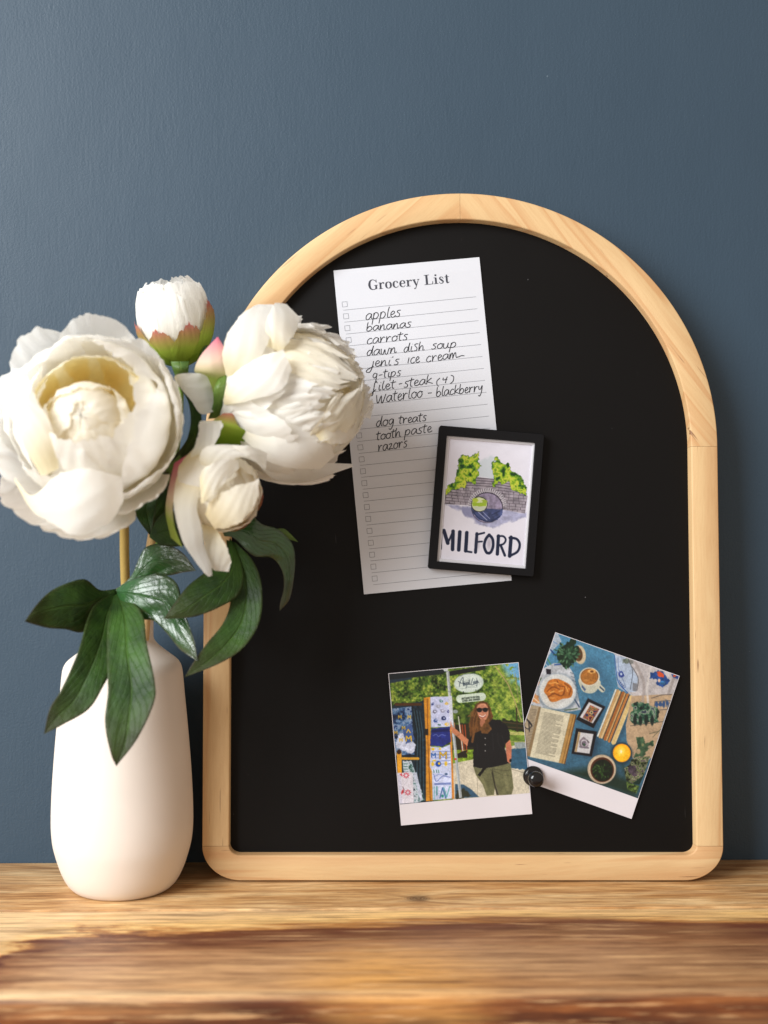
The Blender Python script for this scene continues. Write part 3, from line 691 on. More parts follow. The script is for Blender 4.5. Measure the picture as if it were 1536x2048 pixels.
# ---- photo of a woman at a craft stall (coordinates of the print, 4.8 units per photograph pixel)
def paint_stall(X, Y):
    p = Paint(X, Y, (70, 100, 40), 8.0)
    one = np.ones(len(X))
    p.foliage(one, [(18, 34, 12), (48, 82, 28), (96, 128, 40), (140, 160, 55), (186, 192, 84)], 60, 1)
    p.foliage(one*.5, [(16, 30, 10), (60, 92, 30), (120, 148, 50), (206, 206, 110)], 20, 15)
    p.foliage(np.clip((X-1000)/200, 0, 1)*.35, [(70, 110, 40), (150, 175, 70), (200, 205, 110)], 40, 9)
    sky = np.clip((X-1120-(Y-120)*.55)/130, 0, 1)*np.clip((420-Y)/160, 0, 1); n = fbm(X, Y, 34, 4, 22)
    p.blend(np.clip(sky*1.6*np.clip((n-.36)*5, 0, 1), 0, 1), (112, 168, 205))
    p.line([(1110, 160), (1230, 330), (1290, 480), (1370, 720)], 9, (176, 156, 110)); p.line([(1300, 230), (1330, 500)], 5, (150, 140, 100)); p.line([(1200, 300), (1300, 260)], 4, (150, 150, 110))
    p.foliage(p.m(p.sd_poly([(560, 560), (900, 560), (900, 720), (560, 760)]))*.8, [(20, 36, 14), (60, 84, 30), (110, 130, 50)], 40, 5)
    p.poly([(1180, 660), (1400, 700), (1400, 790), (1180, 760)], (40, 46, 26), rough=14); p.line([(1170, 690), (1390, 715)], 7, (92, 70, 46)); p.line([(1170, 735), (1390, 752)], 6, (92, 70, 46))
    p.line([(1310, 560), (1320, 830)], 12, (58, 46, 30))
    p.poly([(1100, 780), (1420, 790), (1420, 890), (1100, 880)], (182, 182, 110), noise=.2); p.poly([(1230, 815), (1420, 820), (1420, 880), (1230, 878)], (112, 140, 54), noise=.4)
    p.poly([(690, 720), (900, 700), (900, 980), (690, 1000)], (46, 44, 30), rough=24)
    p.poly([(700, 1090), (1440, 870), (1460, 1420), (700, 1440)], (204, 196, 176), noise=.1)
    p.poly([(700, 960), (900, 955), (895, 1050), (700, 1085)], (124, 152, 44), noise=.5)
    for x in (770, 790, 815): p.line([(x, 720), (x+18, 980)], 10, (168, 74, 36))
    p.line([(752, 640), (795, 970)], 9, (222, 218, 205)); p.poly([(740, 990), (840, 960), (830, 1030), (745, 1040)], (40, 36, 26), rough=14)
    p.poly([(1250, 950), (1440, 935), (1440, 1145), (1255, 1140)], (54, 96, 122), rough=10, noise=.15); p.poly([(1290, 885), (1440, 890), (1440, 935), (1300, 945)], (150, 160, 160), rough=8)
    p.line([(1250, 1140), (1440, 1195)], 4, (120, 112, 100)); p.line([(935, 1170), (935, 1400)], 3, (150, 142, 126))
    p.poly([(720, 1285), (800, 1290), (880, 1340), (950, 1410), (720, 1425)], (58, 92, 118)); p.poly([(730, 1340), (800, 1330), (880, 1400), (730, 1430)], (52, 56, 44), rough=12)
    p.poly([(960, 1160), (1200, 1230), (980, 1290)], (178, 170, 152), rough=20, a=.7)
    # canopy edge
    p.poly([(60, 222), (640, 172), (650, 205), (560, 235), (300, 265), (85, 315)], (24, 36, 42)); p.poly([(90, 285), (300, 262), (300, 280), (90, 318)], (38, 58, 74))
    p.poly([(660, 205), (1012, 148), (1012, 188), (668, 248)], (20, 28, 26))
    # textiles at left
    p.poly([(110, 560), (140, 510), (370, 500), (430, 470), (480, 560), (470, 1470), (180, 1480)], (24, 44, 58), rough=10, noise=.5)
    p.foliage(p.m(p.sd_poly([(115, 560), (300, 540), (330, 1000), (140, 1010)]))*.85, [(18, 30, 60), (36, 70, 120), (92, 132, 178), (168, 186, 214), (40, 70, 130)], 46, 31)
    p.poly([(180, 800), (240, 780), (350, 920), (300, 1000), (150, 930)], (196, 202, 222), rough=12, noise=.15); p.poly([(215, 760), (300, 700), (330, 860), (250, 900)], (70, 96, 150), rough=8)
    for x, y in ((190, 640), (150, 790), (200, 860), (280, 640), (225, 745)): p.line([(x-14, y+14), (x-12, y-14), (x, y+4), (x+12, y-14), (x+14, y+14)], 7, (226, 186, 62))
    p.line([(250, 870), (252, 825), (274, 850), (296, 825), (300, 870)], 11, (232, 190, 50)); p.line([(255, 790), (270, 760), (290, 790)], 9, (226, 186, 62))
    for k in range(6): p.line([(310+k*14, 560+k*6), (350+k*12, 800), (330+k*18, 1430)], 5, (70, 100, 112) if k % 2 else (12, 26, 32))
    p.line([(150, 520), (390, 520)], 26, (84, 52, 24))
    p.poly([(158, 980), (205, 975), (210, 1190), (168, 1190)], (228, 164, 44)); p.line([(205, 1038), (365, 1040)], 24, (214, 160, 50)); p.ell(182, 975, 22, 22, (60, 34, 26))
    p.foliage(p.m(p.sd_poly([(215, 1060), (300, 1060), (430, 1440), (330, 1470), (230, 1180)])), [(24, 60, 50), (60, 100, 90), (160, 180, 190), (200, 206, 216), (30, 50, 60)], 40, 37)
    p.poly([(320, 1180), (350, 1170), (410, 1430), (385, 1450)], (186, 194, 212), noise=.15); p.poly([(220, 1070), (280, 1070), (270, 1160), (222, 1150)], (184, 196, 206)); 
    for y in (1090, 1115, 1140): p.line([(228, y), (262, y)], 6, (30, 90, 70))
    p.poly([(165, 1178), (300, 1168), (312, 1190), (325, 1465), (188, 1472)], (214, 210, 220)); p.poly([(165, 1178), (200, 1175), (215, 1470), (188, 1472)], (198, 196, 212))
    for cx, cy in ((250, 1200), (267, 1364)):
        for k in range(8): a = k*.785; p.ell(cx+22*math.cos(a), cy+20*math.sin(a), 8, 5, (196, 40, 60), ang=k*45)
    p.poly([(205, 1175), (215, 1210), (190, 1195)], (200, 46, 58)); p.ell(214, 1358, 9, 22, (198, 44, 56), ang=20); p.line([(218, 1310), (232, 1340), (224, 1370)], 4, (90, 40, 50))
    # frame posts and towel column
    p.poly([(418, 458), (482, 448), (478, 620), (508, 1445), (440, 1450), (440, 900)], (206, 142, 44), noise=.12); p.line([(452, 470), (460, 900), (482, 1440)], 6, (120, 66, 22)); p.line([(476, 470), (484, 740)], 7, (236, 178, 80))
    p.poly([(428, 755), (462, 755), (462, 815), (428, 815)], (38, 34, 30))
    p.poly([(668, 740), (684, 740), (712, 1425), (690, 1430)], (212, 138, 52))
    p.poly([(482, 452), (520, 446), (660, 446), (672, 560), (688, 700), (670, 735), (490, 742)], (196, 202, 232), noise=.08)
    for cx, cy, r, c in ((505, 515, 16, (40, 58, 120)), (585, 490, 18, (46, 110, 96)), (640, 515, 12, (222, 184, 70)), (525, 590, 22, (120, 120, 140)), (600, 585, 26, (150, 150, 172)), (655, 590, 12, (70, 74, 130)), (535, 675, 18, (60, 90, 150)), (612, 655, 24, (34, 50, 104)), (575, 715, 12, (60, 110, 90)), (645, 712, 20, (226, 190, 80)), (560, 540, 22, (170, 172, 190))):
        p.ell(cx, cy, r, r*.8, c, rough=9, seed=int(cx)); p.ell(cx+2, cy-2, r*.35, r*.3, (210, 214, 236), rough=4)
    p.poly([(490, 752), (668, 736), (680, 880), (600, 925), (480, 915)], (38, 50, 128), rough=5, noise=.2); p.poly([(500, 765), (660, 752), (664, 780), (498, 792)], (26, 34, 92)); p.line([(510, 820), (540, 808), (560, 828), (590, 812), (630, 822)], 4, (130, 144, 206), smooth=True)
    p.poly([(484, 925), (600, 935), (672, 905), (684, 1120), (690, 1425), (505, 1440), (498, 1160), (478, 1120)], (196, 204, 232), noise=.1)
    for y in (975, 1005, 1035, 1065, 1095): p.line([(500, y), (672, y-4)], 4, (90, 110, 180))
    def blockM(cx, cy, s, c, o=(40, 60, 120)): p.line([(cx-s, cy+s), (cx-s, cy-s), (cx, cy+s*.2), (cx+s, cy-s), (cx+s, cy+s)], s*.55, o); p.line([(cx-s, cy+s), (cx-s, cy-s), (cx, cy+s*.2), (cx+s, cy-s), (cx+s, cy+s)], s*.38, c)
    blockM(605, 1008, 30, (226, 184, 40)); blockM(512, 1008, 18, (58, 120, 190)); 
    p.ell(508, 950, 16, 14, (226, 190, 50)); p.ell(575, 948, 12, 10, (226, 190, 50)); p.ell(560, 1092, 27, 27, (30, 80, 170)); p.ell(568, 1088, 12, 12, (226, 190, 50)); p.ell(505, 1092, 14, 20, (226, 190, 50)); p.ell(632, 1090, 14, 22, (222, 186, 60)); p.ell(520, 1060, 16, 8, (226, 190, 50))
    for x in (515, 540, 560): p.line([(x, 1150), (x+4, 1175)], 6, (40, 120, 90))
    p.line([(520, 1215), (570, 1190), (640, 1215)], 5, (120, 140, 200), smooth=True); p.line([(515, 1190), (540, 1260), (600, 1210), (670, 1220)], 6, (92, 108, 176), smooth=True); p.ell(635, 1190, 14, 10, (60, 90, 130)); p.poly([(520, 1275), (680, 1270), (682, 1290), (522, 1296)], (120, 136, 190))
    p.line([(545, 1310), (545, 1390)], 10, (40, 140, 130)); p.line([(575, 1420), (600, 1320), (630, 1420)], 9, (40, 90, 150)); p.line([(612, 1320), (640, 1410), (668, 1310)], 7, (50, 150, 140)); p.line([(520, 1430), (520, 1310)], 6, (80, 170, 160)); p.ell(600, 1400, 12, 14, (40, 140, 130))
    # steel pole
    p.poly([(600, 182), (652, 178), (652, 200), (620, 205)], (196, 204, 204)); p.poly([(634, 205), (662, 200), (700, 640), (786, 1415), (760, 1420), (690, 800)], (186, 192, 194)); p.line([(655, 210), (694, 640), (776, 1410)], 5, (128, 136, 140))
    p.poly([(655, 440), (690, 440), (704, 720), (672, 730)], (206, 210, 222)); p.ell(722, 590, 26, 18, (150, 160, 160)); p.ell(722, 1046, 12, 9, (190, 40, 36)); p.line([(650, 400), (682, 400)], 6, (120, 128, 130))
    # two hanging signs
    p.ell(852, 316, 143, 92, (190, 204, 196), ang=-6); p.ell(852, 316, 128, 80, (202, 214, 206), ang=-6)
    p.line([(800, 398), (806, 436)], 6, (26, 34, 30)); p.line([(920, 384), (924, 416)], 6, (26, 34, 30)); p.line([(806, 412), (860, 420), (922, 402)], 4, (34, 46, 36), smooth=True); p.line([(770, 250), (800, 232), (890, 226)], 3, (60, 70, 60))
    p.line([(770, 468), (978, 448)], 78, (198, 212, 196))
    for d in (((760, 350), (772, 300), (796, 262), (800, 320), (806, 344)), ((752, 300), (780, 318), (812, 318))): p.line(list(d), 4, (24, 40, 60), smooth=True)
    text_lines(p, 'bigail', 798, 340, 866, 330, 24, 3.6, (24, 40, 60)); p.line([(892, 270), (882, 300), (874, 332), (896, 332)], 4, (24, 40, 60), smooth=True); text_lines(p, 'eigh', 896, 328, 950, 316, 24, 3.6, (24, 40, 60))
    p.line([(770, 372), (940, 354)], 2, (130, 144, 140)); p.line([(820, 356), (904, 348)], 2.5, (130, 144, 140))
    text_lines(p, 'ART MADE TO BE USED,', 784, 474, 962, 454, 14, 3.2, (46, 58, 50), CAPS); text_lines(p, 'LOVED AND SHARED', 790, 496, 962, 478, 14, 3.2, (46, 58, 50), CAPS)
    # the woman
    p.poly([(985, 488), (1040, 520), (1075, 590), (1088, 680), (1080, 760), (1030, 810), (960, 790), (900, 830), (880, 890), (862, 800), (850, 700), (880, 620), (905, 550), (940, 500)], (104, 68, 34), smooth=True, rough=10, noise=.35)
    for k in range(9): p.line([(950+k*12, 520), (890+k*8+k*k*1.6, 660), (878+k*20, 800)], 5, ((150, 104, 56) if k % 2 else (70, 44, 24)), a=.7, smooth=True)
    p.poly([(905, 560), (870, 600), (840, 640), (900, 640)], (130, 92, 50), rough=10, a=.7)
    p.poly([(800, 740), (830, 860), (905, 880), (980, 790), (1075, 665), (1150, 672), (1215, 720), (1246, 790), (1248, 860), (1205, 900), (1195, 960), (1245, 1080), (1240, 1090), (1060, 1140), (895, 1120), (890, 960), (835, 935), (845, 850)], (24, 24, 26), rough=5, noise=.2) if False else None
    p.poly([(975, 770), (1075, 665), (1150, 672), (1215, 722), (1246, 790), (1248, 862), (1206, 905), (1196, 940), (1248, 1085), (1150, 1120), (1060, 1130), (960, 1138), (896, 1120), (892, 990), (902, 930), (838, 930), (842, 868), (900, 800)], (25, 25, 28), rough=4)
    for d in ([(1130, 800), (1140, 900), (1200, 980)], [(1080, 800), (1090, 960)], [(1170, 820), (1196, 900)], [(930, 900), (940, 1000)]): p.line(d, 5, (48, 48, 50), a=.8, smooth=True)
    for y in (848, 908, 968): p.ell(1010, y, 5, 5, (170, 168, 164))
    p.poly([(928, 560), (950, 520), (1010, 515), (1036, 560), (1040, 620), (1015, 668), (980, 676), (948, 640)], (194, 134, 106), smooth=True); p.ell(985, 700, 26, 42, (170, 112, 84))
    p.poly([(958, 760), (1000, 700), (1040, 700), (1075, 760), (1030, 800), (980, 800)], (112, 76, 40), rough=8, noise=.3); p.line([(925, 700), (900, 800), (886, 880)], 22, (120, 80, 42), smooth=True)
    p.ell(954, 576, 26, 22, (26, 22, 24)); p.ell(1010, 574, 26, 22, (26, 22, 24)); p.line([(930, 566), (1036, 564)], 9, (26, 22, 24)); p.ell(988, 600, 9, 8, (176, 112, 88)); p.line([(955, 628), (985, 640), (1012, 624)], 7, (236, 226, 220), smooth=True); p.line([(952, 634), (985, 650), (1014, 630)], 4, (150, 66, 60), smooth=True)
    p.line([(960, 530), (990, 520), (1012, 530)], 6, (210, 152, 120), smooth=True)
    p.poly([(680, 700), (700, 740), (730, 760), (850, 860), (838, 925), (745, 835), (690, 790), (672, 720)], (196, 130, 96), rough=3); p.line([(712, 700), (716, 750)], 8, (208, 150, 120)); p.line([(678, 690), (690, 740)], 7, (206, 148, 120)); p.line([(742, 822), (762, 816)], 7, (150, 100, 60))
    p.poly([(1206, 900), (1248, 860), (1264, 930), (1262, 1030), (1246, 1090), (1222, 1070), (1212, 990)], (190, 120, 92)); p.ell(1252, 1062, 11, 16, (22, 22, 26))
    p.poly([(896, 1118), (960, 1138), (1060, 1130), (1252, 1086), (1262, 1150), (1282, 1320), (1262, 1392), (1142, 1392), (1108, 1290), (1094, 1392), (1024, 1398), (985, 1290), (920, 1200)], (112, 112, 80), noise=.14)
    p.poly([(1080, 1140), (1108, 1290), (1142, 1392), (1118, 1392), (1096, 1300), (1070, 1180)], (62, 60, 46)); p.line([(1080, 1140), (1200, 1160), (1255, 1150)], 4, (84, 82, 60)); p.line([(1060, 1150), (1180, 1200), (1258, 1210)], 4, (84, 82, 60)); p.line([(960, 1190), (1020, 1330)], 26, (138, 136, 100), a=.5); p.line([(1200, 1200), (1230, 1340)], 34, (138, 136, 100), a=.5)
    p.poly([(985, 1130), (1030, 1120), (1000, 1160), (960, 1215), (936, 1200), (970, 1160)], (20, 20, 22), rough=4)
    return p.final(.84, .12)

# ---- flat-lay photo (4.518 units per photograph pixel)
def paint_table(X, Y):
    p = Paint(X, Y, (84, 140, 172), 8.0)
    n = fbm(X, Y, 14, 3, 4); base = np.array((82, 138, 170.))*(1+(n-.5)[:, None]*.25); k = np.clip((Y-300)/1200, 0, 1)[:, None]; p.C = base*(1-.30*k)
    p.poly([(420, 1330), (700, 1420), (1085, 1560), (1090, 1450), (960, 1240), (1000, 1380), (680, 1290)], (34, 56, 44), soft=10)
    p.poly([(700, 960), (790, 990), (730, 1190), (640, 1180)], (44, 78, 100), soft=8, a=.8); p.poly([(640, 300), (760, 330), (860, 560), (620, 400)], (62, 104, 132), soft=12, a=.7)
    # tea towels at upper left
    p.poly([(300, 60), (390, 80), (420, 150), (330, 240), (250, 380), (180, 380)], (172, 186, 200), noise=.12); p.line([(310, 210), (370, 280)], 12, (34, 66, 130)); p.line([(270, 270), (330, 370)], 10, (86, 140, 96)); p.line([(250, 320), (300, 380)], 6, (200, 210, 220)); p.line([(330, 140), (380, 170)], 8, (120, 150, 190))
    p.poly([(180, 470), (250, 395), (350, 345), (470, 350), (530, 440), (595, 765), (480, 785), (200, 740), (120, 700)], (186, 190, 196), noise=.18); p.line([(360, 360), (450, 350)], 12, (44, 84, 150)); p.poly([(280, 395), (325, 400), (325, 445), (285, 445)], (36, 34, 46))
    for k2, c in enumerate(((60, 96, 60), (206, 120, 50), (40, 60, 130), (120, 150, 90), (210, 110, 60), (44, 90, 140))): p.line([(232-k2*17, 480+k2*36), (200-k2*14, 540+k2*34)], 15, c)
    p.poly([(145, 600), (210, 640), (225, 710), (130, 690)], (206, 150, 100), rough=8); p.line([(150, 640), (215, 700)], 7, (230, 220, 200)); p.line([(520, 640), (580, 740)], 12, (60, 80, 110)); p.line([(450, 770), (560, 755)], 10, (90, 110, 70))
    for k2 in range(6): p.line([(500+k2*9, 430+k2*34), (530+k2*9, 440+k2*36)], 5, (90, 104, 120))
    # succulent pot
    p.ell(585, 268, 54, 86, (202, 186, 156), ang=-10); p.ell(568, 262, 42, 66, (96, 66, 40), ang=-10, noise=.3)
    rs = random.Random(5)
    p.ell(478, 268, 96, 112, (22, 50, 34), rough=26); p.ell(520, 150, 34, 40, (24, 52, 36), rough=16)
    for k2 in range(90):
        a = rs.uniform(0, 6.28); r = rs.uniform(10, 125); cx, cy = 475+r*math.cos(a)*.92, 262+r*math.sin(a)
        g_ = rs.choice([(44, 84, 58), (70, 112, 82), (96, 136, 100), (30, 62, 42), (52, 92, 62)]); p.ell(cx, cy, rs.uniform(10, 17), rs.uniform(5, 8), g_, ang=math.degrees(a)+rs.uniform(-20, 20))
    # croissant on a plate
    p.ell(390, 612, 176, 168, (70, 98, 118), a=.6, soft=5); p.ell(384, 600, 168, 160, (196, 202, 206), ang=10); p.ell(384, 598, 158, 150, (212, 214, 212), ang=10); p.ell(380, 602, 118, 112, (204, 204, 202)); p.ell(330, 640, 60, 90, (206, 196, 178), soft=10, a=.6)
    p.poly([(275, 560), (310, 500), (380, 486), (440, 508), (500, 545), (522, 600), (500, 655), (430, 668), (370, 692), (320, 690), (290, 640), (262, 600)], (196, 120, 48), smooth=True, noise=.22)
    for d, c in (([(290, 600), (340, 560), (400, 580)], (132, 70, 26)), ([(300, 650), (350, 620), (420, 640), (450, 600)], (132, 70, 26)), ([(380, 500), (400, 550), (450, 560), (440, 620)], (140, 76, 28)), ([(450, 530), (500, 570), (490, 630)], (138, 74, 28)), ([(310, 530), (360, 520), (390, 530)], (236, 172, 92)), ([(400, 600), (430, 590)], (238, 180, 104)), ([(320, 610), (350, 600)], (236, 176, 98)), ([(460, 560), (476, 600)], (232, 170, 92)), ([(320, 660), (360, 660)], (226, 160, 84))): p.line(d, 11, c, smooth=True, a=.85)
    # coffee mug
    p.ell(700, 560, 110, 60, (50, 88, 112), a=.5, soft=8, ang=20); p.poly([(582, 480), (600, 580), (640, 612), (700, 615), (745, 580), (765, 500)], (198, 198, 180), smooth=True); p.line([(740, 535), (790, 585)], 46, (206, 204, 184)); p.line([(768, 560), (800, 590)], 14, (70, 90, 110)); p.poly([(605, 540), (640, 580), (630, 600), (600, 560)], (60, 84, 130), a=.8)
    p.ell(672, 468, 92, 84, (214, 206, 186)); p.ell(672, 466, 80, 72, (112, 66, 28)); p.ell(670, 470, 76, 70, (176, 116, 52), noise=.22); p.ell(694, 418, 34, 20, (220, 170, 100), noise=.2); p.ell(694, 420, 16, 11, (120, 74, 34)); p.ell(640, 500, 22, 12, (200, 140, 74)); p.ell(690, 520, 26, 10, (196, 134, 66))
    # open book
    p.poly([(135, 720), (235, 738), (150, 1185), (90, 1185), (60, 1000)], (176, 160, 134), noise=.06)
    for k2 in range(30): p.line([(140-k2*1.6, 760+k2*14), (192-k2*2.4, 766+k2*14)], 3, (116, 104, 88))
    p.poly([(215, 740), (235, 742), (138, 1188), (108, 1182)], (150, 126, 92)); p.poly([(235, 745), (500, 800), (395, 1245), (135, 1192)], (214, 206, 180), noise=.03)
    p.poly([(500, 800), (556, 812), (452, 1255), (395, 1245)], (182, 142, 82)); p.line([(530, 808), (425, 1250)], 5, (128, 90, 44)); p.line([(552, 815), (448, 1254)], 7, (92, 52, 28))
    for k2 in range(33):
        x0 = 268-k2*2.55; y0 = 790+k2*11.3; e_ = 440-k2*2.55-(rs.random() < .15)*60
        y1 = y0+(e_-x0)*.21; t_ = x0
        while t_ < e_:
            l_ = rs.uniform(8, 24); q = min(t_+l_, e_); p.line([(t_, y0+(t_-x0)*.21), (q, y0+(q-x0)*.21)], 3.2, (110, 106, 94), a=.85); t_ = q+4
    p.line([(90, 845), (130, 872), (150, 910), (120, 940), (85, 915), (85, 880)], 9, (60, 60, 66), smooth=True); p.line([(90, 830), (150, 905)], 12, (44, 44, 50)); p.line([(125, 880), (130, 960)], 10, (44, 44, 50))
    # two framed prints
    for q, inn, art in (([(658, 662), (815, 738), (708, 932), (552, 852)], [(668, 696), (788, 752), (702, 888), (585, 832)], 0), ([(552, 932), (740, 962), (692, 1188), (510, 1162)], [(572, 966), (708, 985), (672, 1162), (538, 1144)], 1)):
        p.poly([(x+10, y+10) for x, y in q], (40, 70, 94), soft=6, a=.6); p.poly(q, (24, 22, 28)); p.poly(inn, (206, 204, 206)); 
        if art == 0:
            m_ = p.sd_poly([(680, 722), (762, 760), (690, 880), (610, 836)]); p.foliage(p.m(m_), [(60, 40, 60), (150, 60, 60), (206, 150, 90), (90, 110, 70), (190, 90, 70), (50, 60, 90)], 26, 71); p.ell(690, 790, 16, 16, (210, 190, 140)); p.ell(690, 790, 8, 8, (60, 60, 60))
        else:
            p.poly([(572, 966), (592, 969), (556, 1148), (538, 1144)], (176, 150, 110)); p.ell(624, 1066, 46, 48, (140, 128, 136), rough=10, noise=.5); p.ell(624, 1066, 30, 32, (196, 190, 196)); p.ell(624, 1070, 22, 24, (110, 100, 112), noise=.6); p.line([(585, 1100), (660, 1110)], 14, (120, 110, 122)); p.ell(624, 1080, 10, 12, (60, 90, 70))
    # stack of books seen along the pages
    p.poly([(905, 578), (1075, 648), (905, 1075), (740, 1000)], (150, 118, 76)); p.poly([(1075, 660), (1100, 690), (930, 1080), (905, 1072)], (40, 70, 90), soft=5, a=.6)
    for a_, c, wd in ((.03, (216, 222, 218), 13), (.14, (198, 160, 108), 22), (.24, (222, 196, 150), 14), (.33, (60, 62, 70), 7), (.42, (168, 104, 52), 24), (.52, (206, 168, 110), 12), (.575, (56, 60, 72), 7), (.66, (190, 126, 64), 24), (.735, (50, 60, 80), 8), (.79, (206, 200, 180), 6), (.88, (216, 188, 128), 30), (.97, (226, 206, 156), 10)):
        p.line([(905+170*a_, 582+70*a_), (742+163*a_, 1000+74*a_)], wd, c)
    # patterned cloths at right
    p.poly([(895, 262), (1010, 270), (1485, 455), (1330, 880), (1240, 1180), (1160, 1260), (1060, 1200), (1010, 1040), (1000, 900), (1075, 650), (930, 560), (905, 420)], (190, 184, 184), noise=.1)
    p.poly([(1050, 640), (1420, 620), (1330, 880), (1230, 1200), (1060, 1200), (1005, 1040), (1000, 900)], (186, 160, 130), noise=.08)
    p.poly([(900, 270), (1000, 290), (1110, 480), (1090, 600), (1010, 610), (930, 560), (905, 420)], (176, 190, 210), noise=.1)
    p.line([(898, 275), (910, 400), (935, 520), (1015, 612)], 8, (40, 96, 160), smooth=True); p.line([(930, 300), (935, 400), (1000, 560)], 4, (110, 130, 170)); p.ell(958, 442, 26, 30, (54, 74, 150), rough=14); p.ell(958, 442, 10, 12, (180, 194, 214)); p.line([(940, 500), (985, 580)], 5, (50, 70, 140))
    for k2 in range(4): p.ell(955+k2*12, 520+k2*14, 4, 4, (50, 70, 130))
    p.ell(1010, 318, 40, 26, (110, 120, 110), rough=16, noise=.4); p.ell(1050, 330, 22, 22, (130, 130, 126), rough=8); p.line([(1020, 300), (1060, 420), (1040, 580)], 4, (70, 76, 84), smooth=True); p.line([(1060, 380), (1110, 480), (1100, 590)], 5, (80, 84, 92), smooth=True); p.poly([(1060, 520), (1105, 530), (1095, 600), (1060, 595)], (120, 120, 124), a=.8)
    p.line([(1085, 340), (1160, 520), (1150, 700)], 26, (158, 148, 144), smooth=True, a=.6); p.line([(1230, 380), (1190, 560), (1200, 700)], 20, (206, 200, 196), smooth=True, a=.8); p.line([(1430, 480), (1380, 620)], 24, (150, 140, 136), a=.6)
    p.poly([(1225, 430), (1290, 402), (1350, 440), (1400, 500), (1330, 570), (1280, 540), (1270, 490), (1220, 480)], (36, 76, 140), rough=12, noise=.4); p.ell(1310, 446, 34, 22, (214, 90, 50), ang=30, rough=8); p.ell(1330, 520, 26, 18, (60, 120, 170), noise=.5); p.ell(1298, 500, 12, 16, (222, 190, 170)); p.poly([(1400, 425), (1480, 455), (1470, 490), (1420, 470)], (36, 70, 140)); p.ell(1436, 458, 14, 10, (214, 92, 50))
    p.line([(1230, 660), (1320, 630), (1410, 625)], 4, (60, 60, 70)); p.line([(1260, 690), (1400, 680), (1370, 760), (1250, 770), (1260, 690)], 5, (70, 74, 84)); 
    for k2 in range(4): p.ell(1275+k2*32, 716+k2*-4, 14, 28, (56, 86, 130), rough=8, seed=k2+3)
    p.foliage(p.m(p.sd_poly([(1060, 720), (1130, 700), (1230, 720), (1300, 780), (1290, 870), (1180, 890), (1090, 900), (1040, 860)])+(fbm(X, Y, 40, 3, 6)-.5)*50), [(20, 34, 30), (36, 70, 60), (60, 110, 80), (150, 160, 140), (30, 44, 70)], 34, 55)
    for x in (1080, 1130, 1180, 1235): p.ell(x, 860, 16, 46, (26, 42, 38))
    p.line([(1040, 910), (1330, 870)], 4, (60, 60, 60)); p.line([(1210, 980), (1300, 955)], 4, (70, 80, 60)); p.line([(1240, 1010), (1310, 940)], 3, (70, 80, 60))
    p.poly([(1090, 1010), (1150, 1010), (1180, 1060), (1240, 1050), (1250, 1090), (1190, 1130), (1150, 1190), (1070, 1190), (1110, 1100)], (64, 92, 66), rough=14, noise=.5); p.ell(1110, 1140, 20, 24, (170, 150, 120)); p.ell(1215, 1100, 20, 14, (170, 150, 124)); p.ell(1150, 1080, 10, 14, (140, 140, 100))
    # stone
    p.foliage(p.m(p.sd_poly([(1050, 1210), (1120, 1190), (1215, 1180), (1180, 1290), (1150, 1370), (1100, 1400), (1060, 1430), (1000, 1400), (985, 1290), (1030, 1260)])), [(28, 32, 24), (70, 84, 50), (130, 140, 90), (70, 50, 76), (170, 170, 130), (50, 80, 40)], 24, 81)
    p.ell(1060, 1310, 34, 44, (70, 52, 78), rough=16, a=.7, noise=.4); p.poly([(1060, 1430), (1160, 1350), (1120, 1440)], (20, 50, 42)); p.foliage(p.m(p.sd_poly([(1000, 1410), (1080, 1440), (1120, 1450), (1090, 1520), (1010, 1480)])), [(30, 44, 22), (84, 110, 50), (130, 150, 80)], 18, 82)
    # candle
    p.ell(962, 1162, 98, 98, (30, 50, 60), a=.7, soft=4); p.ell(960, 1150, 92, 92, (44, 70, 86)); p.ell(962, 1154, 80, 82, (255, 168, 20)); p.ell(962, 1156, 72, 74, (255, 198, 40)); p.ell(955, 1140, 26, 30, (255, 232, 120), soft=5); p.ell(956, 1142, 7, 12, (255, 246, 210))
    # potted plant
    p.ell(792, 1312, 136, 138, (30, 48, 44), a=.7, soft=6); p.ell(782, 1302, 128, 132, (186, 168, 146)); p.ell(784, 1300, 116, 120, (206, 186, 158)); p.ell(786, 1306, 106, 112, (84, 44, 26)); p.ell(788, 1312, 92, 98, (20, 30, 18), noise=.4)
    for k2 in range(60):
        a = rs.uniform(0, 6.28); r = rs.uniform(5, 84); p.ell(788+r*math.cos(a), 1304+r*math.sin(a), rs.uniform(9, 16), rs.uniform(4, 7), rs.choice([(30, 56, 26), (52, 84, 36), (22, 40, 20), (76, 108, 52), (18, 30, 18)]), ang=math.degrees(a)+rs.uniform(-40, 40))
    p.C *= .96
    return p.final(.80, .11)

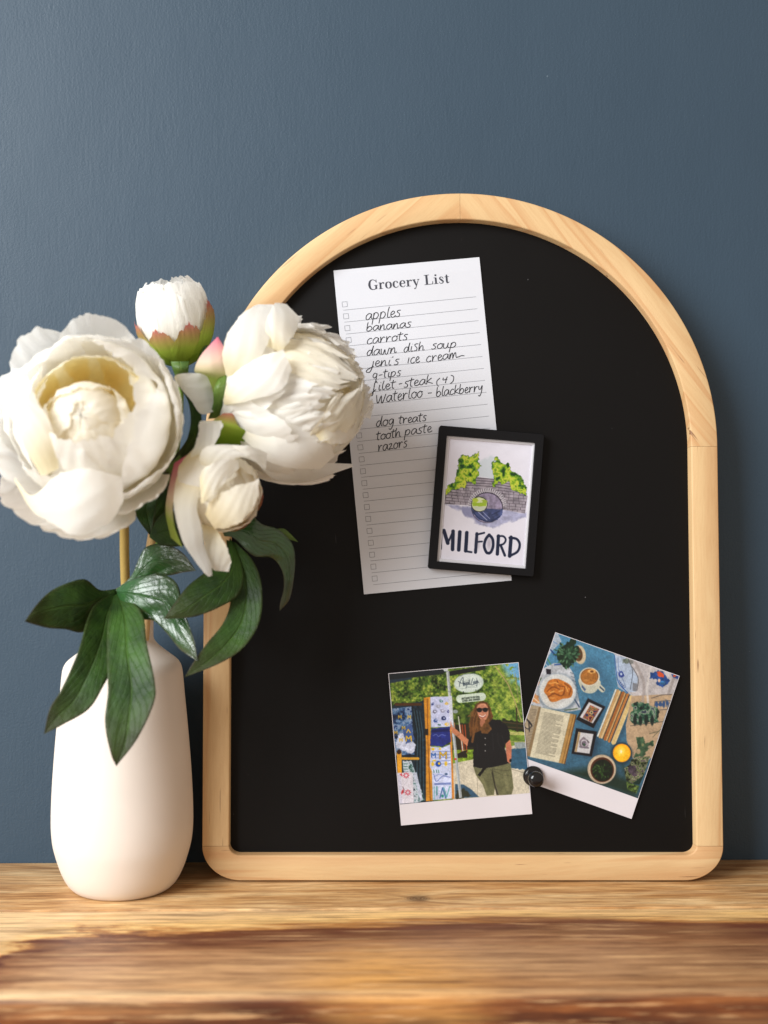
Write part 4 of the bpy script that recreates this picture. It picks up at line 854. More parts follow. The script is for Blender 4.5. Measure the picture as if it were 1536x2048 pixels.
# ---- watercolour of a stone bridge over the word MILFORD (3.572 units per photograph pixel)
def paint_milford(X, Y):
    p = Paint(X, Y, (222, 220, 232), 3.6)
    p.C *= (1+(fbm(X, Y, 60, 4, 2)-.5)[:, None]*.04)
    p.poly([(1000, 300), (1060, 260), (1130, 270), (1120, 330), (1100, 420), (990, 410), (990, 330)], (200, 208, 216), rough=16, soft=5)
    # water wash
    p.poly([(740, 600), (900, 625), (1150, 640), (1330, 665), (1330, 700), (1240, 720), (1160, 745), (1090, 770), (1000, 750), (940, 700), (850, 650)], (150, 152, 186), rough=14, soft=4, a=.8, noise=.25)
    p.poly([(840, 615), (960, 630), (1000, 740), (900, 690)], (120, 122, 158), rough=14, soft=5, a=.6)
    # wall
    wall_ = [(740, 545), (800, 500), (900, 470), (890, 408), (970, 405), (1110, 425), (1220, 440), (1260, 490), (1340, 545), (1322, 668), (1160, 640), (1150, 600), (930, 610), (738, 600)]
    mk = p.sd_poly(wall_); p.blend(p.m(mk), np.clip(np.array((150, 142, 152.))[None, :]*(1+(fbm(X, Y, 30, 4, 12)-.5)[:, None]*.5), 0, 255))
    inside = mk < -2
    row = np.floor((Y-.09*X-400)/21.0); fy = (Y-.09*X-400)/21.0-row; off = (row*0.618 % 1)*44; cxn = (X+off+7*np.sin(row*3.1))/(40+6*np.sin(row*5)); fx = cxn-np.floor(cxn)
    jt = fbm(X, Y, 12, 2, 9)*.07
    mort = ((fy < .12+jt) | (fx < .06+jt*.6)) & inside & (Y-.09*X > 392); p.blend(mort*.85, (58, 50, 60))
    tone = vnoise(np.floor(cxn)*7.3, row*5.1, 3); p.blend((inside & ~mort)*np.clip(tone-.45, 0, 1)*.55, (96, 90, 104)); p.blend((inside & ~mort)*np.clip(.42-tone, 0, 1)*.6, (196, 190, 196))
    for y in (412, 430, 448, 466): p.line([(900, y), (1000, y+4), (1110, y+12), (1220, y+28)], 4, (62, 54, 64), smooth=True)
    # arch ring, tunnel and reflection
    for k in range(26):
        a = math.pi*(.02+k/25*.96); x, y = 1052+118*math.cos(a), 618-108*math.sin(a); x2, y2 = 1052+136*math.cos(a), 618-126*math.sin(a); p.line([(x, y), (x2, y2)], 11, (196, 192, 200)); p.line([(x+4, y), (x2+4, y2)], 3, (76, 70, 84))
    p.ell(1050, 626, 113, 110, (52, 46, 62)); p.ell(1050, 628, 108, 105, (136, 126, 150), noise=.35)
    p.poly([(936, 628), (1164, 640), (1160, 680), (1120, 715), (1060, 732), (990, 712), (950, 672)], (62, 72, 112), rough=7, noise=.45); p.line([(950, 655), (1000, 705), (1070, 725), (1140, 690)], 6, (34, 44, 76), smooth=True); p.line([(990, 660), (1050, 715)], 6, (150, 156, 190)); p.line([(1020, 655), (1070, 705)], 5, (140, 148, 186)); p.line([(1080, 680), (1140, 650)], 5, (36, 44, 74))
    p.ell(996, 602, 59, 55, (40, 40, 40)); p.ell(996, 602, 54, 50, (206, 212, 170)); p.poly([(946, 590), (1048, 592), (1046, 618), (948, 618)], (150, 178, 50), rough=6); p.ell(965, 575, 22, 16, (170, 190, 60), rough=7); p.ell(1030, 580, 20, 16, (150, 172, 60), rough=8); p.line([(965, 556), (990, 548), (1030, 560)], 5, (70, 84, 40)); p.poly([(950, 618), (1046, 618), (1030, 645), (970, 645)], (190, 196, 176))
    # ivy
    ivy = [(24, 60, 24), (62, 112, 26), (122, 160, 32), (168, 194, 50), (206, 206, 76), (110, 150, 34)]
    for pts, sd_ in (([(875, 250), (940, 262), (990, 232), (1000, 330), (985, 400), (962, 450), (900, 440), (895, 490), (830, 490), (762, 525), (765, 470), (815, 440), (830, 380), (850, 350), (850, 285)], 91),
                     ([(1120, 275), (1150, 300), (1205, 320), (1250, 380), (1290, 410), (1335, 480), (1330, 545), (1260, 520), (1215, 490), (1215, 440), (1165, 460), (1130, 440), (1100, 470), (1095, 400), (1075, 345), (1090, 300)], 93)):
        sd = p.sd_poly(pts)+(fbm(X, Y, 30, 3, sd_)-.5)*46; p.foliage(p.m(sd), ivy, 30, sd_+4); p.blend(p.m(np.abs(sd)-2)*.5, (30, 60, 24))
    # brush lettering
    nv = (18, 30, 58)
    def L(pts, wd=25):
        p.line(pts, wd, nv, smooth=len(pts) > 3)
    p.line([(726, 790), (722, 920)], 12, nv); p.line([(742, 790), (770, 880)], 26, nv); p.line([(770, 880), (808, 795)], 14, nv); p.line([(808, 795), (804, 925)], 26, nv)
    p.line([(856, 800), (848, 928)], 26, nv)
    p.line([(906, 805), (898, 935)], 26, nv); p.line([(898, 938), (940, 944)], 14, nv)
    p.line([(978, 812), (968, 945)], 22, nv); p.line([(972, 820), (1030, 806)], 14, nv); p.line([(972, 872), (1015, 868)], 12, nv)
    p.line([(1066, 820), (1042, 850), (1030, 900), (1046, 945), (1066, 952)], 20, nv, smooth=True); p.line([(1066, 820), (1090, 850), (1094, 900), (1080, 940), (1064, 952)], 20, nv, smooth=True)
    p.line([(1132, 828), (1124, 958)], 24, nv); p.line([(1125, 832), (1165, 830), (1184, 855), (1168, 885), (1130, 896)], 14, nv, smooth=True); p.line([(1148, 895), (1178, 968)], 18, nv)
    p.line([(1222, 838), (1212, 972)], 26, nv); p.line([(1212, 842), (1262, 850), (1284, 890), (1268, 940), (1212, 972)], 18, nv, smooth=True)
    for x in (1066, 980): p.ell(x, 880, 16, 40, (60, 48, 66), a=.25, soft=6)
    return p.final(.86)

# ------------------------------------------------------------------ the two photo prints
def photo(label, tl, tr, bl, frac, w0, fn, org, sc, nx, ny, bow, cat='photo'):
    rc_ = rect_from(tl, tr, bl, w0); a, ex, ey, W, H = rc_; mid = a+ex*W/2+ey*H/2
    t = thing('photo_print', B(mid.x, mid.y, w0), label, cat, 'instant style photos held by the round magnet')
    sheet('photo_card', rc_, w0, .00025, M['card'], t, 25, 3, lift=lambda a_, b_: bow(a_))
    mg = .0004
    pr = (a+ex*mg+ey*mg, ex, ey, W-2*mg, H*frac-mg)
    print_sheet('printed_picture', pr, w0+.00008, t, M['gloss_print'], fn, org, sc, nx, ny, bow=bow); return t
photo('tilted photo of a table top with croissant, coffee, open book and candle', (1110.8, 1264.4), (1358, 1351.4), (1009.5, 1547.5), .858, SURF+.0005, paint_table, (1030, 1250), 4.518, 300, 280, lambda s_: .0016*s_*s_)
photo('photo of a long haired person in black top and sunglasses beside a towel stall', (776.3, 1346.3), (1037.2, 1324.4), (802.7, 1650), .862, SURF+.0011, paint_stall, (760, 1300), 4.8, 300, 300, lambda s_: .0016*(1-s_)*(1-s_))

# ------------------------------------------------------------------ framed MILFORD magnet
MT = .0062; MW = PW+.0009
mc = onboard(972, 1002, MW)
mag = thing('picture_magnet', mc, 'small black framed MILFORD bridge picture pinning the grocery list', 'framed magnet')
def local_rect(tl, tr, br, bl, wv):
    a = [Vector(toboard(onboard(*q, wv))) for q in (tl, tr, br, bl)]
    c = sum(a, Vector((0, 0)))/4; ex = ((a[1]-a[0])+(a[2]-a[3])).normalized(); ey = Vector((ex.y, -ex.x))
    W = ((a[1]-a[0]).length+(a[2]-a[3]).length)/2; H = ((a[3]-a[0]).length+(a[2]-a[1]).length)/2; return c, ex, ey, W, H
c5 = lambda x, y: (680+x/3.572, 840+y/3.572)
oc_, ex_, ey_, OW, OH = local_rect(c5(713, 36), c5(1462, 100), c5(1388, 1122), c5(628, 1062), MW+MT)
ic_, _, _, IW, IH = local_rect(c5(765, 110), c5(1397, 160), c5(1328, 1062), c5(692, 1010), MW+MT-.0004)
tc_, _, _, TW, TH = local_rect(c5(783, 137), c5(1372, 180), c5(1308, 1037), c5(718, 992), MW+.0026)
def rrect(c, W, H, r, n=6):
    out = []
    for sx, sy, a0 in ((1, -1, -90), (1, 1, 0), (-1, 1, 90), (-1, -1, 180)):
        for k in range(n+1):
            a = R(a0+90*k/n); out.append((sx*(W/2-r)+r*math.cos(a), sy*(H/2-r)+r*math.sin(a)))
    return [c+ex_*x+ey_*y for x, y in out]
def ring(name, rings, mat, parent, close=True):
    V = []; n = len(rings[0][0])
    for pts, wv in rings: V += [B(q.x, q.y, wv) for q in pts]
    F = grid_faces(n, len(rings), True)
    if close:
        k = (len(rings)-1)*n
        for i in range(n): F.append((k+i, k+(i+1) % n, (i+1) % n, i))
    o = mesh(name, V, F, mat, parent)
    bm = bmesh.new(); bm.from_mesh(o.data); bmesh.ops.recalc_face_normals(bm, faces=bm.faces); bm.to_mesh(o.data); bm.free()
    o.data.set_sharp_from_angle(angle=R(40)); return o
ring('black_frame', [(rrect(oc_, OW, OH, .0016), MW), (rrect(oc_, OW, OH, .0016), MW+MT-.0006), (rrect(oc_, OW-.0010, OH-.0010, .0014), MW+MT),
     (rrect(ic_, IW+.0006, IH+.0006, .0006), MW+MT), (rrect(ic_, IW, IH, .0003), MW+MT-.0004), (rrect(ic_, IW, IH, .0003), MW)], M['mframe'], mag)
ring('white_tray', [(rrect(ic_, IW-.0002, IH-.0002, .0003), MW+.0002), (rrect(ic_, IW-.0002, IH-.0002, .0003), MW+.0036), (rrect(ic_, IW-.0012, IH-.0012, .0003), MW+.0037),
     (rrect(tc_, TW+.0006, TH+.0006, .0003), MW+.0034), (rrect(tc_, TW, TH, .0003), MW+.0026), (rrect(tc_, TW, TH, .0003), MW+.0002)], M['tray'], mag)
ta = tc_-ex_*TW/2-ey_*TH/2
print_sheet('watercolour_print', (ta, ex_, ey_, TW, TH), MW+.00255, mag, M['matte_print'], paint_milford, (680, 840), 3.572, 230, 330)

# ------------------------------------------------------------------ round knob magnet
kc = onboard(1066, 1552, SURF+.0015)
km = thing('knob_magnet', kc, 'glossy round black knob magnet between the two photos', 'magnet')
s = .80/2400
lathe('magnet_base', [(0, 0), (20.4*s, 0), (20.6*s, .0006), (20.2*s, .0016), (17*s, .0026), (12*s, .0036), (9*s, .0052), (8.6*s, .0075), (0, .0078)], M['magnet'], km, kc, 64, BN)
lathe('magnet_knob', [(0, .0068), (8.5*s, .0069), (11*s, .0080), (14.6*s, .0098), (15.8*s, .0118), (15.2*s, .0138), (12.5*s, .0153), (7.5*s, .0161), (0, .0163)], M['magnet'], km, kc, 64, BN)

# ------------------------------------------------------------------ vase
VY, VX = .7925, 245.5
vb = P(VX, 1772, VY); vb.z = 0
vase = thing('vase', vb, 'matte off-white ceramic bottle vase standing left of the arched board', 'vase')
prof_px = [(1238, 58.5), (1243, 60.5), (1262, 60.5), (1275, 61), (1283, 64.5), (1293, 74), (1305, 89), (1318, 106), (1326, 113), (1335, 117), (1350, 119.5), (1394, 123.5), (1440, 128), (1497, 133), (1550, 136.8), (1600, 139.3), (1640, 140), (1665, 138.8), (1684, 136.3), (1705, 131), (1727, 124), (1745, 116.5), (1758, 109), (1766, 102), (1770, 97)]
zz = lambda py: max(0, CAMH-(py-PY0)/FPX*VY)
pr_ = [(hw*VY/FPX, zz(py)) for py, hw in prof_px]
sm = catmull([(r, z) for r, z in pr_], 110)
lip = [(pr_[0][0]-.0010, pr_[0][1]+.0008), (pr_[0][0]-.0024, pr_[0][1]+.0002), (pr_[0][0]-.003, pr_[0][1]-.004), (pr_[0][0]-.0032, pr_[0][1]-.03)]
full = lip[::-1]+[(float(a), float(b)) for a, b in sm]+[(.0305, .0012), (.0290, .0), (.0, .0)]
lathe('vase_body', full, M['vase'], vase, vb, 128)
lathe('vase_hollow', [(0, .03), (.034, .032), (.034, .09), (.030, .13), (pr_[0][0]-.0033, pr_[0][1]-.03)], M['vase_in'], vase, vb, 48)

# ------------------------------------------------------------------ petals and leaves
class SN:
    def __init__(s, seed): r = random.Random(seed); s.p = [(r.uniform(0, 6.28), r.uniform(.7, 1.3)) for _ in range(12)]
    def __call__(s, x, k0=0):
        return sum(math.sin(x*(1.7+k*2.3)*s.p[(k+k0) % 12][1]+s.p[(k+k0) % 12][0])/(1+k*.8) for k in range(4))/2.4
def basis(n, roll=0):
    n = Vector(n).normalized(); up = Vector((0, 0, 1)); e1 = up.cross(-n) if abs(n.z) < .95 else Vector((1, 0, 0))
    e1 = (Vector((1, 0, 0))-n*n.x) if abs(n.x) < .8 else Vector((0, -1, 0))-n*(-n.y)
    e1.normalize(); e2 = n.cross(e1); 
    if e2.z < 0 and abs(n.z) < .9: e2 = -e2
    if abs(n.z) >= .9 and e2.y < 0: e2 = -e2
    return n, e1, e2
def petal(name, mat, parent, C, n, phi, th0, th1, Rr, W, flare=0., ruffle=.0, seed=0, tip=.28, frill=.02, notch=0., ax=1.0, cup=0., twist=0., nu=25, nv=22, fexp=3., base=.42):
    n, e1, e2 = basis(n); sn = SN(seed); V = []; uv = []
    th0, th1, phi = R(th0), R(th1), R(phi)
    for j in range(nv):
        v = j/(nv-1)
        for i in range(nu):
            u = -1+2*i/(nu-1)
            edge = 1-tip*abs(u)**2.6+frill*(sn(u*5)+.6*sn(u*14, 3))*(.4+.6*v)-notch*math.exp(-(u/.13)**2)
            vv = v*edge
            th = th0+(th1-th0)*vv
            sh = base+(1-base)*math.sin(min(vv*1.5, 1)*math.pi/2)
            sh *= 1-.22*max(0, vv-.7)/.3
            a = W*sh/(Rr*max(math.sin(th), .34))
            ph = phi+u*a+twist*vv*(.3)+.05*sn(v*3, 5)
            r = Rr*(1+cup*u*u*vv)+flare*vv**fexp+ruffle*(vv**1.6)*(sn(u*4.2+seed, 1)+.5*sn(u*9+v*3, 4))*(.35+.65*abs(u))+ruffle*.25*sn(u*6+v*7, 2)
            d = -math.cos(th)*n*ax+math.sin(th)*(math.cos(ph)*e1+math.sin(ph)*e2)
            V.append(C+d*r); uv.append((i/(nu-1), vv))
    return mesh(name, V, grid_faces(nu, nv), mat, parent, uv)
def loft(name, mat, parent, L, Rt, Y, bulge=0., fold=0., wave=0., seed=0, nu=19, nv=34, th=.0003, ruff=0):
    if name != 'leaf': th = 0
    """blade between two outlines (photograph pixels) with depth per station; fold<0 dips the midrib"""
    k = max(len(L), len(Rt), len(Y))
    L = catmull(L, nv-1); Rt = catmull(Rt, nv-1); Yv = catmull([(y,) for y in Y], nv-1); sn = SN(seed); V = []; uv = []
    for j in range(nv):
        v = j/(nv-1); y = float(Yv[j][0]); a = P(L[j][0], L[j][1], y); b = P(Rt[j][0], Rt[j][1], y)
        wd = (b-a).length
        for i in range(nu):
            u = -1+2*i/(nu-1); q = a.lerp(b, (u+1)/2)
            off = bulge*(1-u*u)*wd+fold*(1-abs(u))*wd+wave*wd*sn(v*5+u*1.2)*(abs(u)**1.5)*1.0+wave*.5*wd*sn(v*9+u*5, 3)
            if ruff: q = q+(b-a)*(ruff*sn(v*14, 5 if u < 0 else 8)*abs(u)**3)
            dr = (Vector((0, 0, CAMH))-q).normalized(); V.append(q+dr*off); uv.append((i/(nu-1), v))
    return mesh(name, V, grid_faces(nu, nv), mat, parent, uv, solid=th)

# ---- large left peony, turned to the camera
PG = 'white peonies arranged in the vase'
c3 = lambda x, y: (30+x/2.603, 980+y/2.603)
c2 = lambda x, y: (240+x/2.954, 520+y/2.954)
c1 = lambda x, y: (x/3.593, 520+y/3.593)
f1 = thing('peony', P(262, 1262, .785), 'largest round white peony at far left, its yellowish heart facing forward', 'flower', PG)
C1 = P(186, 838, .685); N1 = Vector((.05, -1, .20)).normalized()
rng = random.Random(11)
def ringp(par, C, n, cnt, off, th0, th1, Rr, W, flare, ruffle, mat, jr=.04, jt=6, **kw):
    for k in range(cnt):
        petal('petal', mat, par, C, n, off+360/cnt*k+rng.uniform(-8, 8), th0, th1+rng.uniform(-jt, jt), Rr*(1+rng.uniform(-jr, jr)), W*(1+rng.uniform(-.12, .12)), flare*(rng.uniform(.6, 1.3)), ruffle, rng.randint(0, 9999), **kw)
mp, mg_, mcr = M['petal'], M['petal_gold'], M['petal_cream']
# guard petals, chosen one by one
for phi, t1, rr, ww, fl, rf, sd in ((92, 84, .0505, .024, .010, .0016, 1), (128, 80, .0510, .022, .012, .0016, 2), (60, 78, .0480, .022, .006, .0016, 3), (168, 84, .0500, .024, .009, .0018, 4), (205, 86, .0500, .026, .010, .0022, 5),
                                    (236, 84, .0560, .026, .014, .0024, 6), (266, 84, .0590, .026, .013, .0026, 7), (298, 80, .0530, .023, .006, .002, 8), (332, 84, .0480, .024, .004, .0016, 9), (8, 84, .0480, .026, .004, .0016, 10), (35, 80, .0480, .024, .003, .0014, 12)):
    petal('petal', mp, f1, C1, N1, phi, 14, t1+14, rr, ww, fl, rf, sd, tip=.22, frill=.022)
ringp(f1, C1, N1, 5, 20, 18, 112, .0470, .036, .0015, .0022, mp, tip=.34, jt=12)
ringp(f1, C1, N1, 5, 58, 24, 126, .0440, .033, .0012, .0022, mp, tip=.34, jt=12, frill=.03)
loft('petal', mp, f1, [c1(105, 1565), c1(230, 1690), c1(400, 1560), c1(560, 1500), c1(730, 1520), c1(880, 1560)], [c1(110, 1600), c1(230, 1800), c1(370, 1890), c1(560, 1980), c1(780, 1890), c1(885, 1740)], [.672, .660, .652, .650, .655, .668], bulge=.16, wave=.035, seed=201, ruff=.02)
loft('petal', mp, f1, [c1(300, 1560), c1(170, 1330), c1(80, 1130), c1(0, 980), c1(40, 860), c1(140, 800)], [c1(420, 1500), c1(400, 1300), c1(340, 1130), c1(260, 1000), c1(230, 900), c1(190, 815)], [.660, .652, .650, .655, .665, .675], bulge=.12, wave=.04, seed=202, ruff=.02)
# cup around the heart: open towards the top
for phi, t1, rr, ww, fl, sd, mt in ((200, 136, .0400, .024, .002, 21, mp), (170, 134, .0390, .022, .003, 22, mp), (245, 146, .0385, .024, .002, 23, mp), (285, 148, .0380, .024, .002, 24, mp), (325, 144, .0385, .024, .001, 25, mp), (5, 138, .0390, .024, .001, 26, mp), (48, 124, .0395, .022, .001, 27, mp),
                                (90, 117, .0360, .020, .000, 28, mg_), (130, 122, .0355, .020, .000, 29, mg_), (60, 118, .0355, .018, .000, 30, mg_), (20, 126, .0340, .02, 0, 34, mg_), (165, 128, .0340, .02, 0, 35, mg_)):
    petal('petal', mt, f1, C1, N1, phi, 40, t1, rr, ww, fl, .0014, sd, tip=.28, frill=.03)
CH = C1+N1*.009+Vector((-.002, 0, -.0055))
ringp(f1, CH, N1, 4, 10, 40, 134, .0245, .022, .0008, .0022, mcr, tip=.3, jt=12, frill=.04)
ringp(f1, CH, N1, 3, 50, 50, 156, .0225, .020, .0, .0018, mcr, tip=.34, jt=10, frill=.04)
ringp(f1, CH, N1, 3, 80, 60, 194, .0195, .017, .0, .0016, mcr, tip=.34)
# stem and its big drooping leaves
tube('stem', [P(268, 1300, .786), P(262, 1240, .780), P(252, 1180, .770), P(249, 1110, .762), P(248, 1040, .752), P(240, 990, .742), P(215, 920, .720), C1-N1*.045], [.0030]*8, M['stem'], f1)
loft('sepal', M['leaf_light'], f1, [c1(880, 1750), c1(880, 1700), c1(900, 1660), c1(960, 1600)], [c1(885, 1810), c1(960, 1770), c1(1040, 1700), c1(1120, 1590)], [.735, .730, .728, .725], bulge=.15, seed=3)
def lf(mat, Lp, Rp, Yp, par, cf=c3, **kw):
    return loft('leaf', mat, par, [cf(*q) for q in Lp], [cf(*q) for q in Rp], Yp, **kw)
tube('leaf_stalk', [P(256, 1178, .770), P(240, 1178, .758), P(228, 1186, .745)], [.0016, .0014, .0013], M['stem'], f1, seg=10)
lf(M['leaf'], [(525, 515), (440, 520), (365, 465), (270, 485), (180, 530), (110, 600), (50, 685)], [(530, 560), (450, 600), (365, 735), (260, 725), (170, 718), (100, 700), (50, 685)], [.745, .738, .725, .715, .708, .70, .695], f1, fold=.10, wave=.035, seed=41)
lf(M['leaf'], [(510, 535), (420, 590), (375, 680), (325, 850), (240, 1040), (180, 1140), (150, 1272)], [(545, 545), (540, 700), (525, 880), (455, 1030), (385, 1140), (268, 1212), (150, 1272)], [.745, .730, .715, .702, .695, .69, .688], f1, fold=-.10, wave=.03, seed=42)
lf(M['leaf'], [(505, 540), (480, 700), (478, 900), (484, 1050), (468, 1210), (498, 1370), (527, 1438)], [(560, 535), (662, 640), (686, 800), (728, 1000), (722, 1110), (640, 1290), (527, 1438)], [.7445, .726, .709, .697, .69, .687, .688], f1, fold=-.12, wave=.03, seed=43)
lf(M['leaf_gloss'], [(520, 520), (600, 455), (640, 370), (682, 298), (770, 280), (870, 325), (942, 420)], [(540, 545), (610, 500), (680, 470), (740, 440), (800, 445), (870, 430), (942, 420)], [.750, .747, .745, .745, .745, .742, .737], f1, fold=.10, wave=.09, seed=44)
lf(M['leaf_gloss'], [(515, 525), (620, 460), (760, 438), (845, 490), (872, 600), (905, 700), (935, 790), (950, 890)], [(505, 545), (545, 610), (630, 672), (720, 680), (790, 745), (850, 820), (900, 860), (950, 890)], [.749, .740, .734, .730, .727, .722, .718, .715], f1, fold=.12, wave=.08, seed=45)

# ---- large right peony seen from the side
f2 = thing('peony', P(288, 1262, .785), 'frilled white peony seen from the side, overlapping the left edge of the grocery list', 'flower', PG)
C2 = P(575, 796, .745); N2 = Vector((.80, -.56, .10)).normalized()
for phi, t0, t1, rr, ww, fl, rf, sd, ax in (
    (180, 8, 96, .0450, .027, .004, .0016, 51, 1.0), (135, 10, 104, .0470, .026, .004, .0016, 52, 1.0), (222, 10, 100, .0480, .026, .005, .0018, 53, 1.0), (95, 12, 104, .0480, .024, .003, .0016, 54, 1.0),
    (262, 12, 108, .0510, .026, .006, .0018, 55, 1.05), (60, 12, 100, .0470, .024, .002, .0016, 56, 1.0), (300, 12, 104, .0480, .024, .002, .0016, 57, 1.0), (20, 12, 100, .0450, .024, .002, .0016, 58, 1.0), (340, 12, 100, .0450, .024, .002, .0016, 59, 1.0)):
    petal('petal', mp, f2, C2, N2, phi, t0, t1, rr, ww, fl, rf, sd, tip=.22, frill=.02, ax=ax)
ringp(f2, C2, N2, 6, 25, 20, 112, .0445, .030, .003, .0022, mp, tip=.30, frill=.025, jt=12, fexp=5)
ringp(f2, C2, N2, 7, 5, 30, 124, .0430, .022, .0055, .0030, mp, tip=.28, frill=.06, jt=12, fexp=5)
ringp(f2, C2+N2*.003, N2, 7, 30, 44, 136, .0415, .021, .0060, .0036, mp, tip=.24, frill=.08, jt=12, jr=.08, fexp=5)
ringp(f2, C2+N2*.005, N2, 7, 10, 60, 150, .0395, .018, .0060, .0040, mp, tip=.2, frill=.10, jt=12, jr=.1, fexp=4)
ringp(f2, C2+N2*.007, N2, 6, 40, 84, 166, .0375, .016, .0060, .0042, mcr, tip=.2, frill=.11, jt=10, jr=.1, fexp=4)
# long lower petals and the loose one at the back, laid out singly
loft('petal', mp, f2, [c2(640, 860), c2(700, 1060), c2(810, 1200), c2(920, 1300), c2(1100, 1310), c2(1375, 1222)], [c2(760, 850), c2(900, 1000), c2(1000, 1150), c2(1080, 1220), c2(1200, 1200), c2(1375, 1205)], [.735, .727, .727, .735, .750, .762], bulge=.10, wave=.02, seed=61)
loft('petal', mp, f2, [c2(600, 880), c2(680, 1010), c2(800, 1120), c2(880, 1190), c2(1020, 1230), c2(1180, 1236)], [c2(680, 850), c2(850, 850), c2(1010, 860), c2(1120, 950), c2(1230, 1060), c2(1268, 1160)], [.728, .716, .711, .711, .716, .726], bulge=.14, wave=.02, seed=62)
loft('petal', mp, f2, [c2(600, 870), c2(650, 800), c2(760, 720), c2(860, 640), c2(1000, 560)], [c2(700, 960), c2(860, 940), c2(1010, 910), c2(1130, 860), c2(1170, 1000)], [.728, .713, .706, .706, .712], bulge=.10, wave=.03, seed=63)
loft('petal', mp, f2, [c2(320, 690), c2(345, 675), c2(420, 668), c2(500, 680), c2(590, 760)], [c2(320, 700), c2(360, 760), c2(420, 830), c2(480, 910), c2(570, 890)], [.722, .716, .714, .716, .724], bulge=-.10, wave=.05, seed=64)
loft('petal', mcr, f2, [c2(1280, 740), c2(1390, 760), c2(1440, 800), c2(1500, 850)], [c2(1260, 900), c2(1350, 920), c2(1400, 930), c2(1480, 938)], [.752, .760, .764, .768], bulge=.1, wave=.10, seed=65, ruff=.05)
for Lp, Rp, Yp, sd in (
    ([(625, 680), (605, 550), (640, 430), (715, 325), (800, 268), (865, 262)], [(655, 700), (770, 640), (865, 510), (905, 400), (922, 315), (905, 262)], [.716, .703, .701, .708, .722, .732], 211),
    ([(610, 830), (640, 715), (740, 620), (860, 560), (965, 528)], [(615, 855), (700, 845), (840, 810), (955, 765), (1018, 650)], [.715, .702, .696, .694, .697], 212),
    ([(850, 500), (870, 350), (915, 258), (985, 262)], [(950, 545), (1000, 480), (1045, 410), (1060, 338)], [.706, .704, .712, .722], 214),
    ([(1090, 910), (1200, 885), (1320, 895), (1432, 922)], [(1170, 1060), (1250, 1085), (1340, 1075), (1420, 1000)], [.712, .714, .724, .738], 215)):
    loft('petal', mp, f2, [c2(*q) for q in Lp], [c2(*q) for q in Rp], Yp, bulge=.10, wave=.045, seed=sd, ruff=.03)
# calyx
loft('sepal', M['sepal_pink'], f2, [c2(540, 900), c2(470, 700), c2(440, 650), c2(480, 560), c2(575, 455)], [c2(600, 900), c2(610, 740), c2(625, 660), c2(635, 560), c2(580, 455)], [.730, .722, .716, .716, .722], bulge=.22, wave=.03, seed=66)
loft('sepal', M['leaf_light'], f2, [c2(520, 940), c2(550, 850), c2(555, 760), c2(600, 660)], [c2(600, 930), c2(620, 850), c2(625, 740), c2(640, 640)], [.728, .719, .715, .72], bulge=.2, seed=67)
loft('sepal', M['sepal'], f2, [c2(560, 1120), c2(545, 1050), c2(545, 960), c2(610, 905)], [c2(800, 1110), c2(780, 1030), c2(700, 980), c2(670, 905)], [.727, .716, .709, .714], bulge=.22, wave=.02, seed=68)
tube('stem', [P(286, 1300, .786), P(290, 1240, .782), P(296, 1160, .776), P(303, 1090, .768), P(318, 1020, .757), P(360, 930, .750), P(430, 850, .748), C2-N2*.040], [.0036, .0036, .0036, .0034, .003, .0028, .0028, .003], M['stem_pale'], f2)
lf(M['leaf'], [(1120, 250), (1080, 340), (1000, 420), (900, 500), (830, 590), (775, 672)], [(1150, 300), (1190, 440), (1165, 545), (1060, 612), (930, 660), (775, 672)], [.742, .735, .728, .722, .718, .716], f2, fold=.10, wave=.02, seed=46)
lf(M['leaf'], [(1100, 260), (1110, 380), (1125, 560), (1085, 690), (1005, 790), (940, 880), (882, 975)], [(1150, 275), (1240, 370), (1284, 500), (1275, 680), (1190, 820), (1060, 905), (882, 975)], [.7435, .738, .732, .728, .722, .716, .712], f2, fold=-.10, wave=.02, seed=47)
lf(M['leaf_gloss'], [(1080, 215), (1150, 168), (1230, 138), (1290, 180), (1370, 205), (1440, 275), (1458, 360), (1450, 470), (1428, 570), (1378, 628)], [(1090, 240), (1140, 250), (1190, 300), (1250, 345), (1330, 350), (1375, 390), (1398, 450), (1398, 520), (1380, 590), (1378, 628)], [.748, .746, .744, .744, .748, .752, .755, .757, .76, .762], f2, fold=.10, wave=.06, seed=48, nv=44)
lf(M['leaf_light'], [(1350, 205), (1400, 202), (1440, 235), (1473, 270)], [(1370, 225), (1390, 248), (1430, 258), (1473, 270)], [.754, .757, .76, .762], f2, fold=.08, wave=.03, seed=49)
lf(M['leaf'], [(640, 70), (618, 100), (645, 160), (690, 220), (705, 240)], [(740, 20), (750, 100), (742, 150), (720, 200), (710, 240)], [.760, .755, .752, .752, .754], f2, fold=-.12, wave=.03, seed=50)
lf(M['leaf'], [(700, 240), (735, 160), (790, 110), (860, 120), (900, 200)], [(705, 250), (760, 285), (830, 295), (880, 290), (905, 300)], [.752, .744, .738, .735, .735], f2, fold=.10, wave=.03, seed=151)
lf(M['leaf'], [(330, 725), (395, 820), (418, 930), (405, 1030), (370, 1100), (250, 1240)], [(350, 730), (440, 810), (478, 900), (478, 1010), (430, 1110), (300, 1330)], [.725, .722, .720, .722, .73, .74], f2, cf=c2, fold=-.12, wave=.03, seed=152)
lf(M['leaf_light'], [(470, 990), (400, 1100), (320, 1180), (230, 1260)], [(500, 1010), (450, 1130), (390, 1220), (260, 1340)], [.735, .733, .735, .742], f2, cf=c2, fold=-.1, wave=.03, seed=153)
lf(M['leaf'], [(250, 1270), (220, 1400), (200, 1500), (190, 1600)], [(330, 1260), (330, 1380), (310, 1480), (200, 1610)], [.745, .745, .747, .752], f2, cf=c2, fold=-.1, wave=.03, seed=154)

